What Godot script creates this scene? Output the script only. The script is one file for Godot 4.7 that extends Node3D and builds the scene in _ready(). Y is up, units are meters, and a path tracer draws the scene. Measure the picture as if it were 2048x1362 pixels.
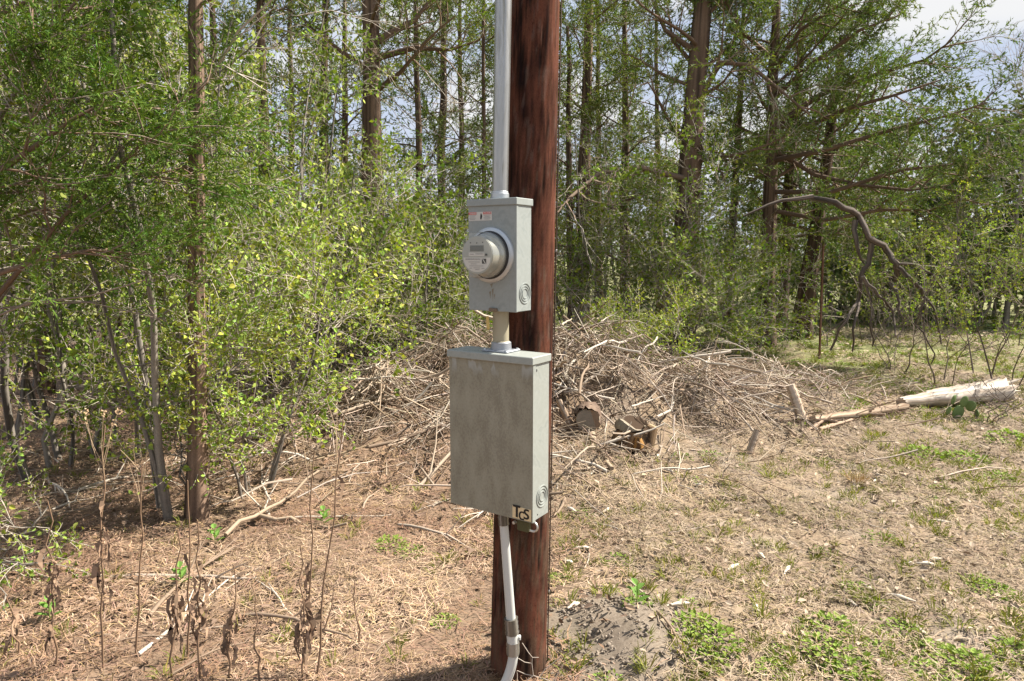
extends Node3D
# A wooden service pole with meter socket, breaker cabinet and conduits before a cedar and yaupon thicket with a brush pile.

const EYE := Vector3(0, 1.75, 0)
const FOCAL := 1365.0
const PITCH := 7.3
var rng := RandomNumberGenerator.new()
var M := {}
var S := {}
var taken := {}
var n_a := FastNoiseLite.new()
var n_b := FastNoiseLite.new()
var n_c := FastNoiseLite.new()


# ---------------------------------------------------------------- mesh helpers
class MB:
	var v := PackedVector3Array()
	var n := PackedVector3Array()
	var c := PackedColorArray()
	var uv := PackedVector2Array()
	var i := PackedInt32Array()

	func vert(p: Vector3, nn: Vector3, col: Color, u := Vector2.ZERO) -> int:
		v.append(p); n.append(nn); c.append(col); uv.append(u)
		return v.size() - 1

	func tri(a: Vector3, b: Vector3, d: Vector3, nn: Vector3, col: Color) -> void:
		var k := v.size()
		for p in [a, b, d]:
			v.append(p); n.append(nn); c.append(col); uv.append(Vector2.ZERO)
		if (d - a).cross(b - a).dot(nn) < 0.0:
			i.append(k); i.append(k + 2); i.append(k + 1)
		else:
			i.append(k); i.append(k + 1); i.append(k + 2)

	func quad(a: Vector3, b: Vector3, d: Vector3, e: Vector3, nn: Vector3, col: Color) -> void:
		var k := v.size()
		v.append(a); v.append(b); v.append(d); v.append(e)
		for q in 4:
			n.append(nn); c.append(col)
		uv.append(Vector2(0, 1)); uv.append(Vector2(1, 1)); uv.append(Vector2(1, 0)); uv.append(Vector2(0, 0))
		if (d - a).cross(b - a).dot(nn) < 0.0:
			i.append_array(PackedInt32Array([k, k + 2, k + 1, k, k + 3, k + 2]))
		else:
			i.append_array(PackedInt32Array([k, k + 1, k + 2, k, k + 2, k + 3]))

	# a tapered tube through pts; shade(k, angle) may bend radius and colour by noise
	func tube(pts: PackedVector3Array, rad: PackedFloat32Array, sides: int, col: Color, caps := true, ridge := 0.0, nz: FastNoiseLite = null, col2 := Color(0, 0, 0), streak := 0.0, seedy := 0.0, grain := 9.0) -> void:
		var m := pts.size()
		var t0: Vector3 = (pts[1] - pts[0]).normalized()
		var side: Vector3 = t0.cross(Vector3.UP if absf(t0.y) < 0.9 else Vector3.RIGHT).normalized()
		var first := v.size()
		var along := 0.0
		for k in m:
			var t: Vector3 = (pts[mini(k + 1, m - 1)] - pts[maxi(k - 1, 0)]).normalized()
			side = (side - t * side.dot(t)).normalized()
			var up: Vector3 = t.cross(side)
			if k > 0:
				along += pts[k].distance_to(pts[k - 1])
			for s in sides:
				var a := TAU * s / sides
				var dir: Vector3 = side * cos(a) + up * sin(a)
				var r := rad[k]
				var cc := col
				if nz:
					var w := nz.get_noise_3d(cos(a) * grain + seedy, sin(a) * grain, along * 2.2)
					r *= 1.0 + ridge * w
					cc = col.lerp(col2, clampf(0.5 + w * streak, 0.0, 1.0))
				v.append(pts[k] + dir * r); n.append(dir); c.append(cc); uv.append(Vector2(float(s) / sides, along))
		for k in m - 1:
			for s in sides:
				var a := first + k * sides + s
				var b := first + k * sides + (s + 1) % sides
				var e := a + sides
				var f := b + sides
				i.append_array(PackedInt32Array([a, e, b, b, e, f]))
		if caps:
			for end in 2:
				var k := 0 if end == 0 else m - 1
				var nn: Vector3 = -t0 if end == 0 else (pts[m - 1] - pts[m - 2]).normalized()
				for s in range(1, sides - 1):
					tri(v[first + k * sides], v[first + k * sides + s], v[first + k * sides + s + 1], nn, c[first + k * sides])

	# profile of Vector2(radius, z) turned round the z axis
	func lathe(profile: Array, sides: int, col: Color, centre := Vector3.ZERO) -> void:
		for k in profile.size() - 1:
			var p: Vector2 = profile[k]
			var q: Vector2 = profile[k + 1]
			var e := q - p
			var nn := Vector2(e.y, -e.x).normalized()
			for s in sides:
				var a := TAU * s / sides
				var b := TAU * (s + 1) / sides
				var na := Vector3(cos(a) * nn.x, sin(a) * nn.x, nn.y)
				var nb := Vector3(cos(b) * nn.x, sin(b) * nn.x, nn.y)
				var k0 := vert(centre + Vector3(cos(a) * p.x, sin(a) * p.x, p.y), na, col)
				var k1 := vert(centre + Vector3(cos(b) * p.x, sin(b) * p.x, p.y), nb, col)
				var k2 := vert(centre + Vector3(cos(b) * q.x, sin(b) * q.x, q.y), nb, col)
				var k3 := vert(centre + Vector3(cos(a) * q.x, sin(a) * q.x, q.y), na, col)
				if (v[k2] - v[k0]).cross(v[k1] - v[k0]).dot(na + nb) < 0.0 or ((v[k3] - v[k0]).cross(v[k2] - v[k0])).dot(na + nb) < 0.0:
					i.append_array(PackedInt32Array([k0, k2, k1, k0, k3, k2]))
				else:
					i.append_array(PackedInt32Array([k0, k1, k2, k0, k2, k3]))

	# box with chamfered edges
	func block(centre: Vector3, size: Vector3, bev: float, col: Color) -> void:
		var h := size / 2.0
		var g := h - Vector3.ONE * bev
		for ax in 3:
			for sg in [-1.0, 1.0]:
				var nn := Vector3.ZERO
				nn[ax] = sg
				var b := (ax + 1) % 3
				var d := (ax + 2) % 3
				var q := []
				for w in [[-1, -1], [1, -1], [1, 1], [-1, 1]]:
					var p := Vector3.ZERO
					p[ax] = sg * h[ax]; p[b] = w[0] * g[b]; p[d] = w[1] * g[d]
					q.append(centre + p)
				quad(q[0], q[1], q[2], q[3], nn, col)
		for ax in 3:
			var b := (ax + 1) % 3
			var d := (ax + 2) % 3
			for sb in [-1.0, 1.0]:
				for sd in [-1.0, 1.0]:
					var q := []
					for w in [[-1.0, 0], [1.0, 0], [1.0, 1], [-1.0, 1]]:
						var p := Vector3.ZERO
						p[ax] = w[0] * g[ax]
						p[b] = sb * (h[b] if w[1] == 0 else g[b])
						p[d] = sd * (g[d] if w[1] == 0 else h[d])
						q.append(centre + p)
					var nn := Vector3.ZERO
					nn[b] = sb; nn[d] = sd
					quad(q[0], q[1], q[2], q[3], nn.normalized(), col)
		for sx in [-1.0, 1.0]:
			for sy in [-1.0, 1.0]:
				for sz in [-1.0, 1.0]:
					var s := Vector3(sx, sy, sz)
					tri(centre + s * Vector3(h.x, g.y, g.z), centre + s * Vector3(g.x, h.y, g.z), centre + s * Vector3(g.x, g.y, h.z), s.normalized(), col)

	# a moved and tinted copy of another builder's faces
	func add(src: MB, t: Transform3D, tint: Color) -> void:
		var k := v.size()
		v.append_array(t * src.v)
		n.append_array(Transform3D(t.basis.orthonormalized(), Vector3.ZERO) * src.n)
		uv.append_array(src.uv)
		for col in src.c:
			c.append(Color(col.r * tint.r, col.g * tint.g, col.b * tint.b))
		for q in src.i:
			i.append(q + k)

	func into(mesh: ArrayMesh, mat: Material) -> ArrayMesh:
		if v.is_empty():
			return mesh
		var a := []
		a.resize(Mesh.ARRAY_MAX)
		a[Mesh.ARRAY_VERTEX] = v
		a[Mesh.ARRAY_NORMAL] = n
		a[Mesh.ARRAY_COLOR] = c
		a[Mesh.ARRAY_TEX_UV] = uv
		a[Mesh.ARRAY_INDEX] = i
		mesh.add_surface_from_arrays(Mesh.PRIMITIVE_TRIANGLES, a)
		mesh.surface_set_material(mesh.get_surface_count() - 1, mat)
		return mesh

	func mesh(mat: Material) -> ArrayMesh:
		return into(ArrayMesh.new(), mat)


func numbered(called: String) -> String:
	taken[called] = taken.get(called, -1) + 1
	return called if taken[called] == 0 else "%s_%03d" % [called, taken[called]]


func tag(o: Node3D, label: String, category: String, group := "", kind := "") -> void:
	o.set_meta("label", label)
	if category: o.set_meta("category", category)
	if group: o.set_meta("group", group)
	if kind: o.set_meta("kind", kind)


func thing(called: String, label: String, category: String, at: Vector3, group := "") -> Node3D:
	var o := Node3D.new()
	o.name = numbered(called)
	add_child(o)
	o.position = at
	tag(o, label, category, group)
	return o


func put(called: String, mesh: Mesh, parent: Node3D = null, at := Vector3.ZERO) -> MeshInstance3D:
	var o := MeshInstance3D.new()
	o.name = called if parent else numbered(called)
	o.mesh = mesh
	o.position = at
	if parent: parent.add_child(o, true)
	else: add_child(o)
	return o


func swarm(called: String, mesh: Mesh, xf: Array, cols: Array, parent: Node3D) -> MultiMeshInstance3D:
	var mm := MultiMesh.new()
	mm.transform_format = MultiMesh.TRANSFORM_3D
	mm.use_colors = true
	mm.mesh = mesh
	mm.instance_count = xf.size()
	for k in xf.size():
		mm.set_instance_transform(k, xf[k])
		mm.set_instance_color(k, cols[k])
	var o := MultiMeshInstance3D.new()
	o.name = called
	o.multimesh = mm
	parent.add_child(o, true)
	return o


func mat(called: String, col: Color, rough := 0.8, vertex := true) -> StandardMaterial3D:
	var m := StandardMaterial3D.new()
	m.resource_name = called
	m.albedo_color = col.linear_to_srgb()
	m.roughness = rough
	m.metallic_specular = 0.4
	m.vertex_color_use_as_albedo = vertex
	M[called] = m
	return m


# ---------------------------------------------------------------- where things stand
func sight(u: float, v: float) -> Vector3:
	var p := deg_to_rad(PITCH)
	return Vector3(1, 0, 0) * ((u - 1024.0) / FOCAL) + Vector3(0, cos(p), -sin(p)) * ((681.0 - v) / FOCAL) + Vector3(0, -sin(p), -cos(p))


func on_ground(u: float, v: float) -> Vector3:
	var d := sight(u, v)
	var p := EYE + d * (-EYE.y / d.y)
	return Vector3(p.x, gh(p.x, p.z), p.z)


func at(u: float, v: float, dist: float) -> Vector3:
	var d := sight(u, v)
	return EYE + d * (dist / -d.z)


func spot(u: float, dist: float) -> Vector3:
	var p := deg_to_rad(PITCH)
	var zc := dist * cos(p) + EYE.y * sin(p)
	var x := (u - 1024.0) / FOCAL * zc
	return Vector3(x, gh(x, -dist), -dist)


func bump(x: float, z: float, cx: float, cz: float, rx: float, rz: float) -> float:
	var q := Vector2((x - cx) / rx, (z - cz) / rz).length_squared()
	return exp(-q * 1.6)


func pile(x: float, z: float) -> float:
	var h := 0.78 * bump(x, z, -0.2, -7.6, 1.9, 1.2) + 0.40 * bump(x, z, 1.7, -7.4, 1.5, 1.2) + 0.34 * bump(x, z, -1.3, -6.3, 1.5, 1.0) + 0.30 * bump(x, z, 3.2, -8.2, 1.4, 1.0) + 0.16 * bump(x, z, 0.0, -5.5, 1.9, 0.7) + 0.34 * bump(x, z, 0.85, -6.75, 0.75, 0.45)
	h *= 1.0 + 0.55 * n_b.get_noise_2d(x * 13.0 + 300.0, z * 13.0)
	return h


func gh(x: float, z: float) -> float:
	var h := 0.05 * n_a.get_noise_2d(x * 4.0, z * 4.0) + 0.010 * n_b.get_noise_2d(x * 30.0, z * 30.0)
	h += 0.11 * bump(x, z, 0.5, -2.92, 0.42, 0.42) * (1.0 + 0.35 * n_b.get_noise_2d(x * 90.0, z * 90.0))
	h *= clampf((Vector2(x, z) - Vector2(0.03, -2.7)).length() * 2.0, 0.25, 1.0)
	return h + pile(x, z) * (0.72 + 0.35 * n_b.get_noise_2d(x * 26.0 + 50.0, z * 26.0))


func rv(s: float) -> Vector3:
	return Vector3(rng.randf_range(-s, s), rng.randf_range(-s, s), rng.randf_range(-s, s))


func frame_to(dir: Vector3, roll: float, scale: float) -> Basis:
	var y := dir.normalized()
	var x := y.cross(Vector3.UP if absf(y.y) < 0.95 else Vector3.RIGHT).normalized()
	var z := x.cross(y)
	var b := Basis(x, y, z).rotated(y, roll)
	return b.scaled_local(Vector3.ONE * scale)


func _ready() -> void:
	rng.seed = 7
	n_a.seed = 3; n_a.frequency = 0.1; n_a.fractal_octaves = 3
	n_b.seed = 11; n_b.frequency = 0.1; n_b.fractal_octaves = 2
	n_c.seed = 21; n_c.frequency = 0.16; n_c.fractal_octaves = 4
	light_and_lens()
	materials()
	build_ground()
	sprays()
	woods()
	brush_pile()
	fallen_wood()
	pole_and_boxes()
	litter()
	dead_weeds()


func light_and_lens() -> void:
	var cam := Camera3D.new()
	cam.name = "camera"
	cam.position = EYE
	cam.rotation_degrees = Vector3(-PITCH, 0, 0)
	cam.fov = 2.0 * rad_to_deg(atan(681.0 / FOCAL))
	cam.near = 0.05
	cam.far = 600.0
	cam.current = true
	add_child(cam)
	var sun := DirectionalLight3D.new()
	sun.name = "sun"
	sun.light_energy = 1.6
	sun.light_color = Color(1.0, 0.965, 0.91)
	sun.light_angular_distance = 0.5
	sun.shadow_enabled = true
	add_child(sun)
	var az := deg_to_rad(17.0)
	var el := deg_to_rad(47.0)
	var to_sun := Vector3(cos(az) * cos(el), sin(el), -sin(az) * cos(el))
	sun.look_at_from_position(Vector3.ZERO, -to_sun, Vector3.UP)
	var e := Environment.new()
	e.background_mode = Environment.BG_SKY
	var sky := Sky.new()
	var pan := PanoramaSkyMaterial.new()
	var im := Image.create(512, 256, false, Image.FORMAT_RGBF)
	var nz := FastNoiseLite.new()
	nz.seed = 5; nz.frequency = 1.7; nz.fractal_octaves = 5
	for j in 256:
		var el2 := PI * (0.5 - (j + 0.5) / 256.0)
		for k in 512:
			var a := TAU * (k + 0.5) / 512.0
			var d := Vector3(cos(a) * cos(el2), sin(el2), sin(a) * cos(el2))
			var up := maxf(d.y, 0.0)
			var col := Color(0.86, 0.90, 0.98).lerp(Color(0.38, 0.55, 0.90), pow(up, 0.55))
			var w := nz.get_noise_3d(d.x / (0.25 + up), d.y * 1.5, d.z / (0.25 + up))
			col = col.lerp(Color(1.0, 1.0, 1.0), smoothstep(-0.22, 0.20, w) * 0.94)
			im.set_pixel(k, j, col if d.y > 0 else Color(0.40, 0.38, 0.32))
	pan.panorama = ImageTexture.create_from_image(im)
	sky.sky_material = pan
	e.sky = sky
	e.background_energy_multiplier = 0.345
	e.tonemap_mode = Environment.TONE_MAPPER_LINEAR
	e.tonemap_exposure = 2.7
	e.sdfgi_enabled = true
	e.ssao_enabled = true
	e.ssil_enabled = true
	var w := WorldEnvironment.new()
	w.name = "surroundings"
	w.environment = e
	add_child(w)


func speckle(size: int, freq: float, cols: Array, seedy: int, stretch := Vector2.ONE) -> ImageTexture:
	var im := Image.create(size, size, false, Image.FORMAT_RGB8)
	var nz := FastNoiseLite.new()
	nz.seed = seedy; nz.frequency = freq; nz.fractal_octaves = 4; nz.fractal_gain = 0.65
	for j in size:
		for k in size:
			# walks a torus so that the picture tiles
			var a := TAU * k / size
			var b := TAU * j / size
			var r := size / TAU
			var w := nz.get_noise_3d(cos(a) * r * stretch.x + 300.0, sin(a) * r * stretch.x + cos(b) * r * stretch.y, sin(b) * r * stretch.y)
			var t := clampf(0.5 + w * 1.1, 0.0, 0.999) * (cols.size() - 1)
			var q := int(t)
			var col: Color = cols[q].lerp(cols[q + 1], t - q)
			im.set_pixel(k, j, col.linear_to_srgb())
	return ImageTexture.create_from_image(im)


func materials() -> void:
	var g := mat("soil", Color(1, 1, 1), 0.95)
	g.albedo_texture = speckle(512, 0.06, [Color(0.30, 0.27, 0.24), Color(0.75, 0.72, 0.68), Color(1.0, 0.98, 0.94), Color(0.6, 0.56, 0.52), Color(1.1, 1.05, 1.0)], 4)
	g.uv1_triplanar = true
	g.uv1_world_triplanar = true
	g.uv1_scale = Vector3.ONE * 0.9
	for nm in ["yaupon_leaf", "cedar_leaf", "young_leaf", "weed_leaf", "grass_blade"]:
		var m := mat(nm, Color(1, 1, 1), 0.6)
		m.backlight_enabled = true
		m.backlight = Color(0.68, 0.72, 0.30)
		m.metallic_specular = 0.2
	M.grass_blade.metallic_specular = 0.25
	mat("twig", Color(0.24, 0.19, 0.145), 0.85, false)
	mat("pale_twig", Color(0.42, 0.37, 0.31), 0.85, false)
	mat("straw", Color(1, 1, 1), 0.8)
	var b := mat("bark", Color(1, 1, 1), 0.9)
	b.uv1_triplanar = true
	b.uv1_scale = Vector3(5, 1.2, 5)
	b.albedo_texture = speckle(256, 0.09, [Color(0.35, 0.33, 0.32), Color(0.9, 0.88, 0.86), Color(0.55, 0.52, 0.5), Color(1.15, 1.1, 1.05)], 8)
	var dw := mat("dead_wood", Color(1, 1, 1), 0.85)
	dw.uv1_triplanar = true
	dw.uv1_scale = Vector3(2.5, 9, 9)
	dw.albedo_texture = speckle(256, 0.08, [Color(0.5, 0.48, 0.46), Color(1.0, 0.98, 0.95), Color(0.7, 0.67, 0.63), Color(1.1, 1.08, 1.05)], 9)
	var p := mat("creosote_wood", Color(1, 1, 1), 0.72)
	p.uv1_triplanar = true
	p.uv1_scale = Vector3(6, 0.9, 6)
	p.albedo_texture = speckle(512, 0.09, [Color(0.22, 0.20, 0.20), Color(1.0, 0.97, 0.95), Color(0.45, 0.43, 0.42), Color(1.0, 1.0, 1.0), Color(0.6, 0.58, 0.56)], 10)
	p.metallic_specular = 0.12
	p.roughness = 0.95


# ---------------------------------------------------------------- ground
func soil_colour(x: float, d: float) -> Color:
	var k := n_a.get_noise_2d(x * 5.0 + 90.0, d * 5.0)
	var f := n_b.get_noise_2d(x * 40.0, d * 40.0)
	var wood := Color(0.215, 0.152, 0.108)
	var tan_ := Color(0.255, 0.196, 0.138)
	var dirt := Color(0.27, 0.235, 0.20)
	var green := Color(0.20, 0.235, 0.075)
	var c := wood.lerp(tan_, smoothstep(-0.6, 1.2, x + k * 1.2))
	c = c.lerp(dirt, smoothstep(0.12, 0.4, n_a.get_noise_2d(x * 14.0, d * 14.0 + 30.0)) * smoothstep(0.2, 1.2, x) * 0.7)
	c = c.lerp(Color(0.225, 0.19, 0.152), smoothstep(0.2, 0.45, bump(x, -d, 0.5, -2.9, 0.5, 0.5) + 0.2 * f))
	var meadow := smoothstep(7.6, 9.5, d - 0.25 * x + k * 2.0) * smoothstep(1.6, 3.6, x)
	meadow = maxf(meadow, smoothstep(13.0, 17.0, d + k * 5.0))
	c = c.lerp(green, meadow * (0.75 + 0.25 * k))
	return c * (1.0 + 0.22 * f)


func build_ground() -> void:
	var mb := MB.new()
	var nx := 240
	var nz := 250
	for j in nz + 1:
		var t := float(j) / nz
		var d := -6.0 + 7.4 * t * 1.05 + 13.0 * t * t + 250.0 * pow(t, 9.0)
		for k in nx + 1:
			var s := 2.0 * k / nx - 1.0
			var x := 9.0 * s + 240.0 * pow(s, 9.0)
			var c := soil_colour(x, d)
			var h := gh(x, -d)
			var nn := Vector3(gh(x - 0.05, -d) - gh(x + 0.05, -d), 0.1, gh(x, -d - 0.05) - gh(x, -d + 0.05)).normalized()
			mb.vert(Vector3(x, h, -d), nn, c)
	for j in nz:
		for k in nx:
			var a := j * (nx + 1) + k
			mb.i.append_array(PackedInt32Array([a, a + nx + 1, a + 1, a + 1, a + nx + 1, a + nx + 2]))
	var o := put("ground", mb.mesh(M.soil))
	tag(o, "dry litter covered clearing floor with bare soil patches", "ground", "", "structure")


# ---------------------------------------------------------------- sprays of leaves
func leaf(mb: MB, p: Vector3, dir: Vector3, nn: Vector3, ln: float, wd: float, col: Color) -> void:
	var s := dir.cross(nn).normalized()
	var up := s.cross(dir).normalized()
	var q := p + dir * ln * 0.5 - up * wd * 0.15
	var lift := up * wd * 0.22
	var n1 := (up + s * 0.35).normalized()
	var n2 := (up - s * 0.35).normalized()
	var a := p + dir * ln * 0.32 + s * wd * 0.5 + lift
	var b := p + dir * ln * 0.68 + s * wd * 0.46 + lift
	var c := p + dir * ln
	var d := p + dir * ln * 0.68 - s * wd * 0.46 + lift
	var e := p + dir * ln * 0.32 - s * wd * 0.5 + lift
	mb.quad(p, a, b, c, n2, col)
	mb.quad(p, c, d, e, n1, col)


func curve(p: Vector3, dir: Vector3, ln: float, segs: int, wander: float, lift: float) -> PackedVector3Array:
	var out := PackedVector3Array([p])
	var d := dir.normalized()
	for k in segs:
		d = (d + rv(wander) + Vector3.UP * lift).normalized()
		p += d * ln / segs
		out.append(p)
	return out


func taper(a: float, b: float, m: int) -> PackedFloat32Array:
	var out := PackedFloat32Array()
	for k in m:
		out.append(lerpf(a, b, float(k) / (m - 1)))
	return out


func on_path(path: PackedVector3Array, t: float) -> Vector3:
	var f := clampf(t, 0.0, 0.9999) * (path.size() - 1)
	return path[int(f)].lerp(path[int(f) + 1], f - int(f))


func along_path(path: PackedVector3Array, t: float) -> Vector3:
	var f := int(clampf(t, 0.0, 0.9999) * (path.size() - 1))
	return (path[f + 1] - path[f]).normalized()


func broadleaf_spray(seedy: int, ln: float, leaf_len: float, sides: int, per: int, leaf_mat: Material, twig_mat: Material, spread: float, fine: bool) -> Array:
	rng.seed = seedy
	var lb := MB.new()
	var tb := MB.new()
	var main := curve(Vector3.ZERO, Vector3.UP, ln, 4, 0.18, 0.0)
	tb.tube(main, taper(0.0034, 0.0014, 5), 3, Color.WHITE, false)
	var twigs := [main]
	for k in sides:
		var t := 0.12 + 0.8 * k / sides
		var a := k * 2.4 + rng.randf()
		var dir := Vector3(cos(a), 0.75, sin(a) * 0.7)
		var w := curve(on_path(main, t), dir, ln * spread * (1.1 - t * 0.6) * rng.randf_range(0.6, 1.2), 2 if fine else 1, 0.2, 0.0)
		tb.tube(w, taper(0.0024, 0.001, w.size()), 3, Color.WHITE, false)
		twigs.append(w)
	for w in twigs:
		var m := per if w != main else per + 3
		for k in m:
			var t := 0.18 + 0.82 * (k + rng.randf() * 0.6) / m
			var td := along_path(w, t)
			var out_dir := (td.cross(rv(1.0)).normalized() + td * 0.55).normalized()
			var nn := (Vector3(0, 0.35, 0.8) + rv(0.8)).normalized()
			var sz := leaf_len * rng.randf_range(0.45, 1.3)
			var tone := rng.randf_range(0.6, 1.4)
			var col := Color(tone * rng.randf_range(0.8, 1.2), tone, tone * rng.randf_range(0.7, 1.2))
			if fine:
				leaf(lb, on_path(w, t), out_dir, nn, sz, sz * rng.randf_range(0.45, 0.62), col)
			else:
				small_leaf(lb, on_path(w, t), out_dir, nn, sz, sz * rng.randf_range(0.55, 0.72), col)
	return [lb, leaf_mat, tb, twig_mat]


func small_leaf(mb: MB, p: Vector3, dir: Vector3, nn: Vector3, ln: float, wd: float, col: Color) -> void:
	var s := dir.cross(nn).normalized() * wd * 0.5
	mb.quad(p, p + dir * ln * 0.48 + s, p + dir * ln, p + dir * ln * 0.48 - s, s.cross(dir).normalized(), col)


func cedar_spray(seedy: int, sides: int, per: int, fat: float) -> Array:
	rng.seed = seedy
	var lb := MB.new()
	var tb := MB.new()
	var main := curve(Vector3.ZERO, Vector3.UP, 0.42, 4, 0.2, 0.0)
	tb.tube(main, taper(0.004, 0.0016, 5), 3, Color.WHITE, false)
	for k in sides:
		var t := 0.1 + 0.9 * k / sides
		var sg := 1.0 if k % 2 else -1.0
		var dir := Vector3(sg * 0.8, 0.85, rng.randf_range(-0.8, 0.8))
		var w := curve(on_path(main, t), dir, 0.165 * (1.15 - 0.6 * t) * rng.randf_range(0.5, 1.35), 2, 0.25, 0.0)
		for q in per:
			var tt := 0.08 + 0.92 * q / per
			var td := along_path(w, tt)
			var out_dir := (td * 0.8 + rv(0.8)).normalized()
			var p := on_path(w, tt)
			var l := rng.randf_range(0.018, 0.042) * (0.6 + 0.4 * fat)
			var sd := out_dir.cross(rv(1.0)).normalized() * rng.randf_range(0.0030, 0.0050) * fat
			var tone := rng.randf_range(0.6, 1.4)
			lb.tri(p - sd, p + sd, p + out_dir * l, sd.cross(out_dir).normalized(), Color(tone * rng.randf_range(0.85, 1.25), tone, tone * rng.randf_range(0.7, 1.2)))
	return [lb, M.cedar_leaf, tb, M.twig]


func twig_spray(seedy: int, m: Material) -> Array:
	rng.seed = seedy
	var tb := MB.new()
	var main := curve(Vector3.ZERO, Vector3.UP, 0.7, 5, 0.24, 0.0)
	tb.tube(main, taper(0.006, 0.0015, 6), 3, Color.WHITE, false)
	for k in 6:
		var t := rng.randf_range(0.15, 0.95)
		var w := curve(on_path(main, t), along_path(main, t) + rv(0.9), rng.randf_range(0.14, 0.42), 2, 0.35, 0.0)
		tb.tube(w, taper(0.003, 0.0012, 3), 3, Color.WHITE, false)
		if k % 2:
			var tt := rng.randf_range(0.3, 0.9)
			var x := curve(on_path(w, tt), along_path(w, tt) + rv(0.9), rng.randf_range(0.08, 0.18), 1, 0.3, 0.0)
			tb.tube(x, taper(0.0018, 0.0009, 2), 3, Color.WHITE, false)
	return [MB.new(), m, tb, m]


func sprays() -> void:
	for k in 4:
		S["cedar%d" % k] = cedar_spray(100 + k, 9, 10, 1.75)
		S["neardar%d" % k] = cedar_spray(110 + k, 14, 17, 0.85)
		S["yaupon%d" % k] = broadleaf_spray(200 + k, 0.5, 0.047, 6, 5, M.yaupon_leaf, M.pale_twig, 0.5, false)
		S["nearpon%d" % k] = broadleaf_spray(210 + k, 0.42, 0.036, 6, 6, M.yaupon_leaf, M.pale_twig, 0.5, true)
		S["young%d" % k] = broadleaf_spray(300 + k, 0.5, 0.030, 4, 7, M.young_leaf, M.twig, 0.22, false)
		S["twig%d" % k] = twig_spray(400 + k, M.pale_twig if k < 2 else M.twig)
		S["far%d" % k] = broadleaf_spray(310 + k, 0.5, 0.07, 5, 5, M.yaupon_leaf, M.pale_twig, 0.5, false)


# ---------------------------------------------------------------- trees and shrubs
class Crown:
	var xf := {}
	var col := {}

	func add(key: String, t: Transform3D, c: Color) -> void:
		if not xf.has(key):
			xf[key] = []
			col[key] = []
		xf[key].append(t)
		col[key].append(c)


func dress(crown: Crown, kind: String, p: Vector3, dir: Vector3, sc: float, tint: Color, vary := 0.25) -> void:
	var k := rng.randi() % 4
	var d := (dir + rv(0.5) + (Vector3.UP * 0.25 if kind != "twig" else Vector3.ZERO)).normalized()
	var w := rng.randf_range(1.0 - vary, 1.0 + vary)
	var c := Color(tint.r * w * rng.randf_range(0.9, 1.15), tint.g * w, tint.b * w)
	crown.add(kind + str(k), Transform3D(frame_to(d, rng.randf() * TAU, sc * rng.randf_range(0.75, 1.25)), p), c)


# one limb with its side branches; sprays go to the crown
func limb(node: Node3D, crown: Crown, path: PackedVector3Array, r0: float, s: Dictionary) -> void:
	var mb := MB.new()
	var bark: Color = s.get("bark", Color(0.17, 0.125, 0.095))
	mb.tube(path, taper(r0, maxf(r0 * 0.22, 0.003), path.size()), 6, bark, false, 0.25, n_c, bark * 0.55, 1.4, rng.randf() * 50.0)
	var kind: String = s.kind
	var total := 0.0
	for k in path.size() - 1:
		total += path[k].distance_to(path[k + 1])
	var sec: int = s.get("sec", 6)
	for k in sec:
		var t := lerpf(s.get("bare", 0.2), 1.0, (k + rng.randf()) / sec)
		var p := on_path(path, t)
		var d := along_path(path, t)
		var out: Vector3 = (d * 0.7 + d.cross(rv(1.0)).normalized() * 0.8 + Vector3.UP * s.get("rise", 0.1)).normalized()
		var l: float = total * s.get("side", 0.4) * (1.15 - 0.7 * t) * rng.randf_range(0.6, 1.2)
		var w := curve(p, out, l, 4, 0.22, s.get("lift", 0.0) * 0.6)
		mb.tube(w, taper(maxf(r0 * 0.32, 0.004), 0.002, 5), 4, bark, false)
		var m: int = s.get("spr", 4)
		for q in m:
			var tt := 0.15 + 0.85 * (q + rng.randf() * 0.7) / m
			if rng.randf() < s.get("full", 1.0):
				dress(crown, kind, on_path(w, tt), along_path(w, tt), s.get("ss", 1.0), s.tint)
			elif rng.randf() < 0.45:
				dress(crown, "twig", on_path(w, tt), along_path(w, tt), s.get("ss", 1.0) * 0.7, Color.WHITE)
	put("limb", mb.mesh(M.bark), node)


func finish_crown(node: Node3D, crown: Crown) -> void:
	for part in ["crown", "bare_twigs"]:
		var leaves := MB.new()
		var twigs := {}
		var lm: Material
		for key in crown.xf:
			if key.begins_with("twig") != (part == "bare_twigs"):
				continue
			var src: Array = S[key]
			lm = src[1]
			if not twigs.has(src[3]):
				twigs[src[3]] = MB.new()
			for k in crown.xf[key].size():
				if src[0].v.size():
					leaves.add(src[0], crown.xf[key][k], crown.col[key][k])
				twigs[src[3]].add(src[2], crown.xf[key][k], Color.WHITE)
		var mesh := ArrayMesh.new()
		leaves.into(mesh, lm)
		for m in twigs:
			twigs[m].into(mesh, m)
		if mesh.get_surface_count():
			var o := put(part, mesh, node)
			if part == "bare_twigs":
				o.set_meta("kind", "stuff")


func trunk(node: Node3D, path: PackedVector3Array, r0: float, r1: float, called: String, bark: Color, sides := 14, ridge := 0.16) -> void:
	var mb := MB.new()
	# refine the path
	var fine := PackedVector3Array()
	var rad := PackedFloat32Array()
	var m := (path.size() - 1) * 5
	for k in m + 1:
		var t := float(k) / m
		fine.append(on_path(path, t))
		rad.append(lerpf(r0, r1, t) * (1.0 + 0.45 * exp(-t * 22.0)))
	mb.tube(fine, rad, sides, bark, true, ridge * 2.2, n_c, bark * 0.30, 2.2, rng.randf() * 90.0, 9.0 if sides < 20 else 24.0)
	put(called, mb.mesh(M.bark), node)


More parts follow.
